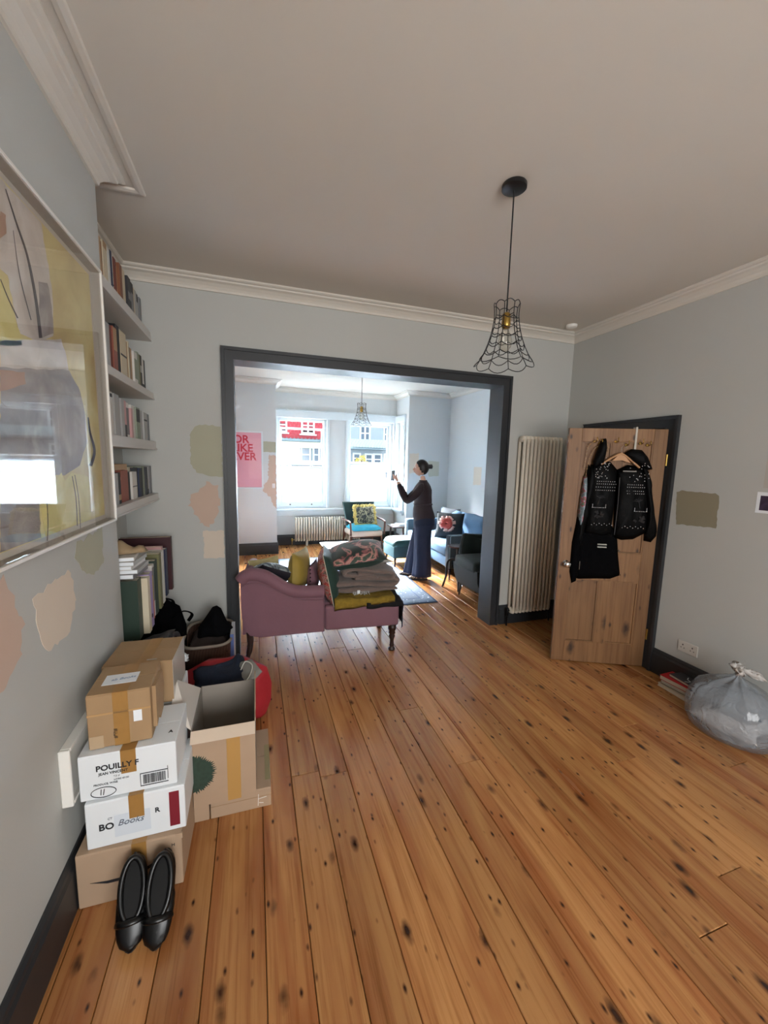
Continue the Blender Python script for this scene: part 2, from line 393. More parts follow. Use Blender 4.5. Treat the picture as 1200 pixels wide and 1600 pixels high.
B().box(XR, YR, 0, XR+.12, 2.325, 3.0).obj('wall_panel', wallm, wr)
B().box(XR, 3.085, 0, XR+.12, YP, 3.0).obj('wall_panel', wallm, wr)
B().box(XR, 2.325, 2.0, XR+.12, 3.085, 3.0).obj('lintel', wallm, wr)
patch(wr, taupep, [(2.205,1.495),(2.17,1.515),(1.93,1.51),(1.905,1.49),(1.90,1.265),(2.18,1.25)], 'YZ', XR, -1, .004)
wp = struct('wall_partition')
OX0, OX1, OZ = -.155, 2.325, 2.45
B().box(XL, YP, 0, OX0, YP2, 3.0).obj('wall_pier', wallm, wp)
B().box(OX1, YP, 0, XF+.02, YP2, 3.0).obj('wall_pier', wallm, wp)
B().box(OX0, YP, OZ, OX1, YP2, 3.0).obj('lintel', wallm, wp)
patch(wp, sagep, [(-.44,1.915),(-.40,1.93),(-.245,1.925),(-.245,1.53),(-.33,1.525),(-.43,1.56),(-.475,1.63),(-.47,1.85)], 'XZ', YP, -1, .006)
patch(wp, pinkp, [(-.42,1.43),(-.36,1.485),(-.28,1.45),(-.268,1.36),(-.29,1.22),(-.36,1.12),(-.42,1.16),(-.44,1.22),(-.50,1.30),(-.47,1.38)], 'XZ', YP, -1, .012)
patch(wp, creamp, [(-.40,1.09),(-.245,1.09),(-.245,.86),(-.40,.87)], 'XZ', YP, -1, .006)
wk = struct('wall_rear')
B().box(-1.05, YR-.12, 0, -.3, YR, 3.0).obj('wall_panel', wallm, wk); B().box(2.0, YR-.12, 0, 3.25, YR, 3.0).obj('wall_panel', wallm, wk)
B().box(-.3, YR-.12, 2.5, 2.0, YR, 3.0).obj('lintel', wallm, wk); B().box(-.3, YR-.12, 0, 2.0, YR, .8).obj('wall_panel', wallm, wk)
w3 = struct('window_3')
for a, c_ in (((-.3, .8), (-.24, 2.5)), ((1.94, .8), (2.0, 2.5)), ((-.24, .8), (1.94, .87)), ((-.24, 2.43), (1.94, 2.5)), ((.82, .87), (.88, 2.43))):
    B().box(a[0], YR-.09, a[1], c_[0], YR-.04, c_[1], .004).obj('frame', winw, w3)
B().box(-.24, YR-.07, .87, 1.94, YR-.066, 2.43).obj('pane', GL, w3)
# hallway behind the pine door
wh = struct('wall_hall')
B().box(4.05, 1.6, 0, 4.15, YP, 3.0).obj('wall_panel', wallm, wh); B().box(XR+.12, 1.5, 0, 4.15, 1.6, 3.0).obj('wall_panel', wallm, wh)
B().box(XF, YP, 0, 4.15, YP2, 3.0).obj('wall_panel', wallm, wh)
B().box(3.9, 1.5, -.08, 4.15, YP, 0).obj('floor_edge', floorw, wh)
# far room
wf = struct('wall_front')
BX0, BX1 = .36, 2.80
B().box(-1.05, YB, 0, BX0, YB+.25, 3.0).obj('wall_pier', wallfar, wf)
B().box(BX1, YB, 0, XF+.1, YB+.25, 3.0).obj('wall_pier', wallfar, wf)
patch(wf, sagep, [(.15,1.97),(.355,1.965),(.355,1.785),(.15,1.79)], 'XZ', YB, -1, .004)
patch(wf, pinkp, [(.24,1.74),(.355,1.74),(.355,.80),(.29,.88),(.25,1.02),(.14,1.12),(.15,1.22),(.22,1.3)], 'XZ', YB, -1, .012)
patch(wf, creamp, [(2.84,1.84),(3.03,1.85),(3.04,1.48),(2.84,1.46)], 'XZ', YB, -1, .006)
patch(wf, mat('pale_sage_paint', '#bdbdae', .85), [(3.24,1.71),(3.47,1.70),(3.475,1.42),(3.27,1.40),(3.24,1.44)], 'XZ', YB, -1, .004)
wb = struct('wall_bay')
W1 = (.42, 1.36); W2 = (1.78, 2.74); WZ0, WZ1 = .72, 2.46
for a in ((BX0-.3, 0, BX1+.3, WZ0), (BX0-.3, WZ1, BX1+.3, 3.0), (BX0-.3, WZ0, W1[0], WZ1), (W1[1], WZ0, W2[0], WZ1), (W2[1], WZ0, BX1+.3, WZ1)):
    B().box(a[0], YW, a[1], a[2], YW+.28, a[3]).obj('wall_panel', wallfar, wb)
B().box(BX0-.3, YB+.25, 0, BX0, YW, 3.0).obj('wall_panel', wallfar, wb)
SY0, SY1 = 7.32, 7.74
for a in ((YB+.25, 0, YW, WZ0), (YB+.25, WZ1, YW, 3.0), (SY1, WZ0, YW, WZ1)): B().box(BX1, a[0], a[1], BX1+.28, a[2], a[3]).obj('wall_panel', wallfar, wb)
wfr = struct('wall_front_right'); B().box(XF, YP2, 0, XF+.12, YB, 3.0).obj('wall_panel', wallfar, wfr)
patch(wfr, creamp, [(5.9,1.62),(6.15,1.62),(6.15,1.3),(5.9,1.32)], 'YZ', XF, -1, .006)
wfl = struct('wall_front_left'); B().box(-1.05, YP2, 0, XL, YB, 3.0).obj('wall_panel', wallfar, wfl)
cl = B().box(-1.05, YR-.12, 3.0, 4.15, YW+.28, 3.1).obj('ceiling', ceilm, kind='structure')

# cornices, skirting, architraves
PC = [(0,2.915),(.012,2.915),(.016,2.93),(.028,2.945),(.05,2.962),(.072,2.97),(.076,2.98),(.09,2.983),(.1,2.99),(.1,3.0),(0,3.0)]
trimc = mat('cornice_paint', '#d0cac0', .7)
sweep(B(), [(XR, YR), (XR, YP), (XL, YP), (XL, 2.31), (-.675, 2.31), (-.675, YR)], PC).obj('trim_1', trimc, kind='structure')
sweep(B(), [(XL+.02, 2.31), (-.675, 2.31), (-.675, YR)], [(.13,3.0),(.133,2.992),(.15,2.988),(.168,2.99),(.172,3.0)]).obj('trim_2', trimc, kind='structure')
sweep(B(), [(XL, YP2), (XF, YP2), (XF, YB), (BX1, YB), (BX1, YW), (BX0, YW), (BX0, YB), (XL, YB), (XL, YP2)], PC).obj('trim_3', trimc, kind='structure')
PB = [(0,0),(.022,0),(.022,.16),(.016,.175),(.014,.19),(.006,.205),(0,.205)]
sweep(B(), [(XL, YP), (XL, 2.31), (-.675, 2.31), (-.675, YR)], PB).obj('baseboard_left', char, kind='structure')
sweep(B(), [(OX0-.1, YP), (XL, YP)], PB).obj('baseboard_partition_left', char, kind='structure')
sweep(B(), [(XR, 3.17), (XR, YP), (OX1+.1, YP)], PB).obj('baseboard_partition_right', char, kind='structure')
sweep(B(), [(XR, YR), (XR, 2.24)], PB).obj('baseboard_right', char, kind='structure')
sweep(B(), [(XF, YP2), (XF, YB), (BX1, YB), (BX1, YW), (BX0, YW), (BX0, YB), (XL, YB)], PB).obj('baseboard_front', char, kind='structure')
op = struct('trim_4')           # wide cased opening between the rooms
AR = [(0,0),(.095,0),(.095,-.03),(.08,-.03),(.075,-.022),(.02,-.018),(.012,-.012),(0,-.012)]
def casing(parent, x0, x1, z1, y, w, d=-1):
    for nm, pts in (('side_casing', [(x0-w,0),(x0,0),(x0,z1),(x0-w,z1+w)]), ('side_casing', [(x1,0),(x1+w,0),(x1+w,z1+w),(x1,z1)]), ('head_casing', [(x0,z1),(x1,z1),(x1+w,z1+w),(x0-w,z1+w)])):
        B().prism(pts, y, y+d*.018, 'XZ').obj(nm, char, parent)
    w2 = w*.28
    for nm, pts in (('side_moulding', [(x0-w,0),(x0-w+w2,0),(x0-w+w2,z1+w-w2),(x0-w,z1+w)]), ('side_moulding', [(x1+w-w2,0),(x1+w,0),(x1+w,z1+w),(x1+w-w2,z1+w-w2)]), ('head_moulding', [(x0-w+w2,z1+w-w2),(x1+w-w2,z1+w-w2),(x1+w,z1+w),(x0-w,z1+w)])):
        B().prism(pts, y+d*.018, y+d*.03, 'XZ').obj(nm, char, parent)
casing(op, OX0+.012, OX1-.012, OZ-.012, YP, .092)
casing(op, OX0+.012, OX1-.012, OZ-.012, YP2, .092, 1)
B().box(OX0, YP, 0, OX0+.012, YP2, OZ-.012).obj('jamb', char, op); B().box(OX1-.012, YP, 0, OX1, YP2, OZ-.012).obj('jamb', char, op); B().box(OX0, YP, OZ-.012, OX1, YP2, OZ).obj('jamb_head', char, op)

# ---------------------------------------------------------------- bay windows
def sash_window(name, x0, x1, z0, z1, mid, low_top, y, drop=0, side=False):
    w = struct(name)
    def bx(nm, a0, c0, a1, c1, y0, y1, m=winw, bev=.004, par=None):
        b = B()
        if side: b.box(y0, a0, c0, y1, a1, c1, bev)
        else: b.box(a0, y0, c0, a1, y1, c1, bev)
        return b.obj(nm, m, par or w)
    yo = y
    # box frame
    bx('frame', x0, z0, x0+.05, z1, yo, yo+.14); bx('frame', x1-.05, z0, x1, z1, yo, yo+.14); bx('frame', x0+.05, z1-.05, x1-.05, z1, yo, yo+.14); bx('sill', x0+.05, z0, x1-.05, z0+.045, yo, yo+.14)
    a, c_ = x0+.05, x1-.05
    # upper sash (outer plane)
    ut = z1-.05-drop
    us = bx('upper_sash', a, mid-.022, c_, mid+.022, yo+.075, yo+.11)
    bx('rail', a, ut-.04, c_, ut, yo+.075, yo+.11, par=us); bx('stile', a, mid+.022, a+.04, ut-.04, yo+.075, yo+.11, par=us); bx('stile', c_-.04, mid+.022, c_, ut-.04, yo+.075, yo+.11, par=us)
    bx('pane', a+.04, mid+.022, c_-.04, ut-.04, yo+.09, yo+.094, GL, 0, us)
    ls = bx('lower_sash', a, low_top-.022, c_, low_top+.022, yo+.03, yo+.065)
    bx('rail', a, z0+.045, c_, z0+.13, yo+.03, yo+.065, par=ls); bx('stile', a, z0+.13, a+.045, low_top-.022, yo+.03, yo+.065, par=ls); bx('stile', c_-.045, z0+.13, c_, low_top-.022, yo+.03, yo+.065, par=ls)
    bx('frosted_pane', a+.045, z0+.13, c_-.045, low_top-.022, yo+.045, yo+.05, FR, 0, ls)
    for f in (.22, .72):
        xx = a+(c_-a)*f
        bx('sash_catch', xx-.02, low_top+.022, xx+.02, low_top+.045, yo+.03, yo+.06, chrome, .004, ls)
        bx('sash_lift', xx-.015, z0+.06, xx+.015, z0+.085, yo+.015, yo+.03, chrome, .003, ls)
    return w
wn1 = sash_window('window_1', W1[0], W1[1], WZ0, WZ1, 1.63, 1.52, YW+.05, drop=.12)
wn2 = sash_window('window_2', W2[0], W2[1], WZ0, WZ1, 1.63, 1.61, YW+.05)
wn4 = sash_window('window_4', SY0, SY1, WZ0, WZ1, 1.63, 1.61, BX1+.05, side=True)
B().box(BX0, YW-.03, WZ1+.0, BX1, YW, WZ1+.13, .006).obj('trim_5', winw, kind='structure')
B().box(BX0, YW-.045, WZ1+.13, BX1, YW, WZ1+.15, .004).obj('trim_6', winw, kind='structure')
B().box(BX0, YW-.09, WZ0-.04, BX1-.02, YW+.05, WZ0, .006).obj('trim_7', winw, kind='structure')
B().box(BX0, YW-.03, WZ0-.14, BX1-.02, YW, WZ0-.04, .004).obj('trim_8', winw, kind='structure')
for (a, c_) in ((W1[1], W1[1]+.05), (W2[0]-.05, W2[0]), (W2[1], BX1-.005), (BX0+.002, W1[0])): B().box(a, YW-.03, WZ0, c_, YW, WZ1, .004).obj('trim_9', winw, kind='structure')
ts = struct('trim_10')
B().box(BX1-.03, SY0-.06, WZ0, BX1, SY0, WZ1+.0, .004).obj('side_casing', winw, ts); B().box(BX1-.03, SY1, WZ0, BX1, SY1+.05, WZ1, .004).obj('side_casing', winw, ts)
B().box(BX1-.035, SY0-.07, WZ1, BX1, SY1+.05, WZ1+.13, .004).obj('head_casing', winw, ts); B().box(BX1-.08, SY0-.09, WZ0-.045, BX1, SY1+.05, WZ0, .004).obj('sill', winw, ts)
B().box(BX1-.04, SY0-.07, WZ0-.1, BX1, SY1+.05, WZ0-.045, .004).obj('apron', winw, ts)

# ---------------------------------------------------------------- street outside
def at(px, py, Y):
    d = RX*(px-600)+DN*(py-800)+FW*F_PX; t = Y/d.y; return d.x*t, CAMZ+d.z*t
rend = mat('painted_render', '#828d91', .9); redt = mat('red_tile', '#943039', .8, nscale=20, namt=.1); gwin = mat('street_glass', '#4a5a68', .2); greyl = mat('lead_roof', '#6d8088', .7); tileb = mat('pale_tile', '#a8bcc0', .8)
brick = mat('street_brick', '#a37868', .9, nscale=8, namt=.2)
YH = 22
def house(nm, label, x0, x1, wallmat, wins, extra):
    h = thing(nm, label, 'house', (0, YH, 0))
    B().box(x0, 0, -.6, x1, 6, 5.2).obj('wall', wallmat, h)
    rf = B().prism([(-.3,5.2),(6.3,5.2),(3,7.6)], x0, x1, 'YZ').obj('roof', greyl, h)
    B().box(x0+.5, 2.6, 6.6, x0+1.2, 3.4, 8.3, .02).obj('chimney', brick, h)
    for (px0, py0, px1, py1, panes) in wins:
        a, z1 = at(px0, py0, YH) if px0 > 400 else (px0, py0); c_, z0 = at(px1, py1, YH) if px0 > 400 else (px1, py1)
        f = B(); t = .09
        f.box(a-t, -.09, z0-t, c_+t, 0, z0, .01); f.box(a-t, -.09, z1, c_+t, 0, z1+t, .01); f.box(a-t, -.09, z0, a, 0, z1, .01); f.box(c_, -.09, z0, c_+t, 0, z1, .01)
        f.box(a, -.07, (z0+z1)/2-.03, c_, 0, (z0+z1)/2+.03)
        for q in range(1, panes): xx = a+(c_-a)*q/panes; f.box(xx-.04, -.08, z0, xx+.04, 0, z1)
        f.box(a-.18, -.2, z0-.17, c_+.18, 0, z0-.1, .01)
        wf_ = f.obj('window', winw, h)
        B().box(a, -.03, z0, c_, -.01, z1).obj('pane', gwin, wf_)
    extra(h)
    return h
def extraA(h):
    # rows of hanging tiles between the floors
    x0, zt = at(430, 684, YH); x1, _ = at(503, 684, YH)
    b = B(); z = zt; r = 0
    while z < 3.95:
        xx = x0-3 + (.1 if r % 2 else 0)
        while xx < x1:
            w_ = .19
            b.prism([(xx,z+.2),(xx,z+.05),(xx+w_*.5,z-.02),(xx+w_,z+.05),(xx+w_,z+.2)], -.03-.01*(r % 2), -.0, 'XZ'); xx += .2
        z += .15; r += 1
    o = b.obj('hanging_tiles', redt, h, kind='stuff')
    B().box(x0-3, -.35, zt-.16, x1+.05, 0, zt-.02, .02).obj('bay_roof', greyl, h)
    B().box(x0-3, -.25, zt-.5, x1+.15, 0, zt-.16, .02).obj('fascia', mat('cream_fascia', '#d8d8c8', .8), h)
A = house('terraced_house', 'terraced house across the street with red hanging tiles, seen through the left sash window', -4, 3.95, rend,
          [(437, 654, 446, 673, 1), (473, 654, 489, 676, 2), (441, 698, 449, 722, 1), (458, 698, 483, 722, 2), (491, 699, 497, 722, 1)], extraA)
def extraB(h):
    x0, z1 = at(545, 691, YH); x1, z0 = at(612, 701, YH)
    b = B(); z = z0; r = 0
    while z < z1+.1:
        xx = 4.2+(.09 if r % 2 else 0)
        while xx < 9.3: b.prism([(xx,z+.16),(xx,z+.03),(xx+.08,z-.02),(xx+.16,z+.03),(xx+.16,z+.16)], -.5+.12*r*.7, -.45+.12*r*.7, 'XZ'); xx += .17
        z += .1; r += 1
    b.obj('canopy_tiles', tileb, h, kind='stuff')
    B().box(4.2, -.55, z0-.12, 9.3, 0, z0-.03, .01).obj('gutter', greyl, h)
Bh = house('terraced_house', 'white terraced house across the street behind the right sash window', 4.0, 9.4, mat('white_render', '#87939a', .9),
           [(564, 667, 576, 687, 2), (601, 669, 608, 689, 1), (553, 710, 561, 722, 1), (572, 711, 580, 724, 1), (585, 711, 594, 725, 1), (601, 711, 608, 725, 1)], extraB)
def extraC(h):
    b = B()
    z = 2.6; r = 0
    while z < 4.8:
        xx = 9.5+(.1 if r % 2 else 0)
        while xx < 17: b.prism([(xx,z+.2),(xx,z+.05),(xx+.095,z-.02),(xx+.19,z+.05),(xx+.19,z+.2)], -.03-.01*(r % 2), 0, 'XZ'); xx += .2
        z += .17; r += 1
    b.obj('hanging_tiles', mat('blue_grey_tile', '#9fb0c4', .8), h, kind='stuff')
house('terraced_house', 'brick terraced house with pale blue hung tiles beyond the white house', 9.45, 17.5, brick, [(10.5, 4.3, 11.3, 3.2, 2), (13.2, 4.3, 14.2, 3.2, 2), (10.4, 2.1, 11.6, .6, 2), (14, 2.1, 15.4, .6, 3)], extraC)
st = B().box(-14, YW+.5, -.7, 26, 34, -.6).obj('ground', mat('asphalt', '#5a5d60', .95, nscale=2, namt=.1), kind='structure')
def shrub(name, label, loc, r, m):
    b = B(); rnd = random.Random(3)
    for i in range(90):
        d = Vector((rnd.gauss(0, 1), rnd.gauss(0, 1), rnd.gauss(0, 1))).normalized()*r*rnd.uniform(.5, 1); s_ = .07
        q = [d+Vector((rnd.uniform(-s_, s_), rnd.uniform(-s_, s_), rnd.uniform(-s_, s_))) for _ in range(4)]
        b.bm.faces.new([b.bm.verts.new(v) for v in q])
    t = thing(name, label, 'shrub', loc); b.obj('foliage', m, t, kind='stuff'); B().tube([(0,0,-loc[2]-.6),(0,0,0)], .03, 6).obj('stem', darkwood, t)
sx_, sz_ = at(565, 719, 18)
shrub('flowering_shrub', 'yellow flowering shrub in the street below the white house', (sx_, 18, sz_), .28, mat('yellow_leaves', '#c9b85a', .8))

# ---------------------------------------------------------------- door
dr = struct('door_1')
for pts, nm in (([(2.235,0),(2.325,0),(2.325,2.0),(2.235,2.09)], 'side_casing'), ([(3.085,0),(3.175,0),(3.175,2.09),(3.085,2.0)], 'side_casing'), ([(2.325,2.0),(3.085,2.0),(3.175,2.09),(2.235,2.09)], 'head_casing')):
    B().prism(pts, XR, XR-.02, 'YZ').obj(nm, char, dr)
for pts, nm in (([(2.235,0),(2.26,0),(2.26,2.065),(2.235,2.09)], 'side_moulding'), ([(2.26,2.065),(3.15,2.065),(3.175,2.09),(2.235,2.09)], 'head_moulding')):
    B().prism(pts, XR-.02, XR-.033, 'YZ').obj(nm, char, dr)
for a in ((2.325, 2.337, 0, 2.0), (3.073, 3.085, 0, 2.0), (2.337, 3.073, 1.988, 2.0)): B().box(XR, a[0], a[2], XR+.12, a[1], a[3]).obj('jamb', char, dr)
DW, DA = .75, math.atan2(2.309-2.622, 3.126-2.443)
dl = thing('pine_door', 'stripped pine four-panel door standing ajar with clothes hung on it', 'door', (2.43, 2.628, 0), DA)
z0, z1 = .008, 1.985
def dbox(nm, u0, zz0, u1, zz1, t0=-.0175, t1=.0175, m=doorw): return B().box(u0, t0, zz0, u1, t1, zz1, .002).obj(nm, m, dl)
dbox('stile', 0, z0, .1, z1); dbox('stile', .645, z0, .745, z1)
dbox('rail', .1, 1.88, .645, z1); dbox('rail', .1, .735, .645, .975); dbox('rail', .1, z0, .645, .19)
dbox('muntin', .333, .19, .42, .735); dbox('muntin', .333, .975, .42, 1.88)
for u0, u1 in ((.1, .333), (.42, .645)):
    for a, c_ in ((.19, .735), (.975, 1.88)):
        dbox('panel', u0-.005, a-.005, u1+.005, c_+.005, -.006, .006)
        f = B()
        for sgn in (-1,):
            y0_, y1_ = -.0155, -.006
            f.box(u0, y0_, a, u0+.01, y1_, c_); f.box(u1-.01, y0_, a, u1, y1_, c_); f.box(u0+.01, y0_, a, u1-.01, y1_, a+.01); f.box(u0+.01, y0_, c_-.01, u1-.01, y1_, c_)
        f.obj('panel_moulding', doorw, dl)
kn = B().lathe([(.026,0),(.026,.004),(.010,.006),(.009,.03),(.02,.038),(.027,.05),(.024,.062),(.012,.068)], 20, M=Matrix.Translation((.055,-.0175,.87)) @ Matrix.Rotation(PI/2, 4, 'X')).obj('knob', chrome, dl, smooth=True, label='chrome round door knob')
for z in (.25, 1.7): B().box(.745, -.015, z, .752, .02, z+.09, .001).tube([(.752,-.02,z),(.752,-.02,z+.09)], .006, 8).obj('hinge', brass, dl)

# over-door hook rack and what hangs from it, in the door's frame
def on_door(u, y, z): v = Matrix.Rotation(DA, 4, 'Z') @ Vector((u, y, 0)); return (2.43+v.x, 2.628+v.y, z)
rk = thing('hook_rack', 'row of brass coat hooks hung over the top of the pine door', 'hooks', on_door(0, 0, 0), DA)
B().box(.50, -.022, 1.80, .515, -.0185, 2.0).box(.50, -.022, 1.996, .515, .022, 1.999).box(.50, .0185, 1.9, .515, .022, 1.996).obj('strap', mat('pale_strap', '#b9b2a6', .5), rk)
for u in (.20, .24, .36, .44, .545, .60):
    zz = 1.87+.012*math.sin(u*40)
    B().lathe([(.012,0),(.012,.003),(.005,.004)], 12, M=Matrix.Translation((u,-.0176,zz)) @ Matrix.Rotation(PI/2, 4, 'X')).tube(smooth_path([(u,-.02,zz),(u,-.05,zz-.005),(u,-.065,zz+.01),(u,-.06,zz+.03)], 5), .0035, 8).obj('hook', brass, rk, smooth=True)
# string of tiny glass beads looped on the left hook
nk = B()
path = smooth_path([(.13,-.03,1.66),(.14,-.03,1.76),(.15,-.035,1.84),(.20,-.05,1.885),(.28,-.035,1.88),(.30,-.03,1.80),(.22,-.03,1.84),(.17,-.03,1.76),(.15,-.03,1.62),(.14,-.03,1.5),(.125,-.03,1.42)], 7)
nk.tube(path, .0015, 5)
for i, p in enumerate(path[::2]): nk.tube([p-Vector((0,0,.006)), p, p+Vector((0,0,.006))], [.001, .006, .001], 6)
o = nk.obj('bead_string', mat('amber_beads', '#a98a68', .2), loc=on_door(0, 0, 0), rot=(0, 0, DA)); tag(o, 'string of small clear beads looped over the left hook of the pine door', 'necklace')

# studded black leather jacket
hg = thing('coat_hanger', 'pale wooden coat hanger inside the studded leather jacket', 'hanger', on_door(0, 0, 0), DA)
B().tube(smooth_path([(.25,-.05,1.70),(.33,-.05,1.755),(.395,-.05,1.785),(.46,-.05,1.745),(.54,-.05,1.68)], 5), .014, 8, flat=.6).obj('hanger_bar', mat('beech', '#b98b62', .5), hg, smooth=True)
B().prism([(.33,1.73),(.395,1.80),(.47,1.715),(.40,1.735)], -.058, -.046, 'XZ').obj('hanger_neck', mat('beech', '#b98b62', .5), hg)
B().tube(smooth_path([(.395,-.05,1.79),(.395,-.05,1.83),(.41,-.05,1.85),(.425,-.05,1.84),(.42,-.05,1.825)], 5), .002, 6).obj('hook', chrome, hg)
jk = thing('leather_jacket', 'black leather biker jacket covered in silver studs on the pine door', 'jacket', on_door(0, 0, 0), DA)
B().puff([(.19,1.69),(.25,1.735),(.33,1.72),(.385,1.66),(.39,1.40),(.385,1.12),(.29,1.10),(.175,1.12),(.17,1.35),(.165,1.55)], .055, base=-.03, jit=.006).obj('front_panel', leather, jk, smooth=True)
B().puff([(.385,1.66),(.46,1.70),(.56,1.69),(.615,1.62),(.64,1.45),(.65,1.30),(.655,1.16),(.56,1.10),(.47,1.09),(.405,1.11),(.39,1.38)], .055, base=-.03, jit=.006).obj('front_panel', leather, jk, smooth=True)
B().puff([(.56,1.73),(.60,1.70),(.64,1.60),(.675,1.42),(.705,1.27),(.735,1.13),(.70,1.08),(.645,1.09),(.635,1.30),(.60,1.50)], .06, base=-.025, jit=.008).obj('sleeve', leather, jk, smooth=True)
B().puff([(.185,1.70),(.22,1.68),(.21,1.45),(.185,1.20),(.15,1.0),(.115,1.02),(.12,1.25),(.145,1.50)], .05, base=-.025, jit=.008).obj('sleeve', leather, jk, smooth=True)
B().puff([(.24,1.90),(.275,1.905),(.285,1.84),(.28,1.76),(.27,1.70),(.20,1.67),(.19,1.72),(.21,1.80)], .05, base=-.04, jit=.004).obj('collar', leather, jk, smooth=True)
B().puff([(.42,1.79),(.47,1.825),(.55,1.82),(.60,1.765),(.645,1.67),(.60,1.66),(.52,1.70),(.47,1.73)], .05, base=-.04, jit=.004).obj('collar', leather, jk, smooth=True)
B().box(.40, -.098, 1.645, .50, -.088, 1.655).obj('neck_chain', chrome, jk)
B().tube([(.385,-.088,1.6),(.39,-.09,1.4),(.387,-.088,1.14)], .003, 6).obj('zip', mat('zip_metal', '#6b6b70', .35, 1), jk)
sd = B()
def stud(u, z, r=.004): sd.lathe([(r,0),(r*.7,r*.7),(r*.2,r)], 6, M=Matrix.Translation((u,-.088,z)) @ Matrix.Rotation(PI/2, 4, 'X'))
rs = random.Random(4)
for (u0, u1, zz, n) in ((.22,.35,1.565,9),(.22,.36,1.545,10),(.215,.355,1.52,9),(.215,.355,1.495,10),(.45,.56,1.545,8),(.45,.575,1.525,9),(.45,.57,1.495,9),(.455,.575,1.475,9),(.20,.30,1.355,9),(.52,.61,1.335,8),(.205,.36,1.215,9),(.44,.60,1.20,9)):
    for i in range(n): stud(u0+(u1-u0)*i/(n-1), zz+(.012 if (i % 2 and n > 8 and zz < 1.3) else 0), .0035)
for i in range(26): stud(rs.uniform(.20,.30), rs.uniform(1.58,1.71), .0035); stud(rs.uniform(.45,.60), rs.uniform(1.57,1.72), .0035)
for i in range(10): stud(rs.uniform(.26,.30), rs.uniform(1.67,1.75), .0035)
for zz in (1.36, 1.37, 1.38): stud(.20, zz, .0035); stud(.30, zz, .0035); stud(.52, zz-.02, .0035); stud(.61, zz-.02, .0035)
sd.obj('studs', mat('stud_metal', '#dcdce0', .45, .3), jk, kind='stuff', label='silver studs')
emb = mat('grey_embroidery', '#1c1c1f', .8)
for (u, z, sg) in ((.25, 1.43, 1), (.545, 1.41, -1)):
    e = B()
    for a in (-70, -40, -10, 20, 50): 
        r_ = math.radians(90+a*sg); e.tube([(u,-.088,z), (u+.03*math.cos(r_),-.09,z+.028*math.sin(r_)), (u+.042*math.cos(r_-.2*sg),-.088,z+.026*math.sin(r_-.2*sg))], [.003,.005,.002], 5)
    e.tube([(u,-.088,z),(u-.012*sg,-.088,z-.05)], .004, 5); e.obj('palm_badge', emb, jk)
for (u, z) in ((.25, 1.30), (.56, 1.27)): 
    e = B()
    for i in range(7): e.pillow(.03, .018, .006, M=Matrix.Translation((u+rs.uniform(-.035,.035), -.088, z+rs.uniform(-.02,.02))) @ Matrix.Rotation(PI/2, 4, 'X') @ Matrix.Rotation(rs.uniform(0,3), 4, 'Z'), n=4)
    e.obj('rose_badge', mat('rose_embroidery', '#1a1718', .8), jk)
# long black dress / coat with floral satin lining
co = thing('black_coat', 'long black coat with a floral satin lining hanging beneath the studded jacket', 'coat', on_door(0, 0, 0), DA)
B().puff([(.165,1.70),(.22,1.62),(.33,1.30),(.44,1.13),(.465,.95),(.495,.79),(.42,.755),(.30,.75),(.17,.74),(.125,.75),(.13,.90),(.125,1.10),(.12,1.35),(.13,1.55)], .028, base=-.0176, jit=.004, center=(.24,1.1)).obj('coat_body', blackcloth, co, smooth=True)
B().puff([(.135,1.60),(.16,1.62),(.175,1.50),(.17,1.30),(.155,1.10),(.125,1.10),(.115,1.30)], .052, base=-.02, jit=.004).obj('lining', ramp_mat('floral_satin', [(.0,'#2a3a33'),(.42,'#6b7a80'),(.5,'#8f9aa5'),(.56,'#a02a4a'),(.62,'#5a6b55'),(1,'#20262a')], 22, .4, detail=2), co, smooth=True, label='floral satin lining')
B().puff([(.09,1.05),(.12,1.30),(.135,1.55),(.15,1.55),(.15,1.20),(.155,.90),(.15,.72),(.115,.70),(.09,.80)], .04, base=-.0176, jit=.004).obj('sleeve', blackcloth, co, smooth=True)
for i in range(2): B().box(.28+.0, -.06, 1.045-.022*i, .35, -.05, 1.055-.022*i, .001, M=None).obj('toggle', mat('pale_cord', '#a8a8a0', .7), co)
B().tube([(.155,-.05,.90),(.155,-.05,.83)], .003, 6).obj('zip_pull', chrome, co)
for (u, z) in ((.485,.80),(.46,1.0)): B().lathe([(.007,0),(.007,.004)], 10, M=Matrix.Translation((u,-.035,z)) @ Matrix.Rotation(PI/2, 4, 'X')).obj('snap', chrome, co)

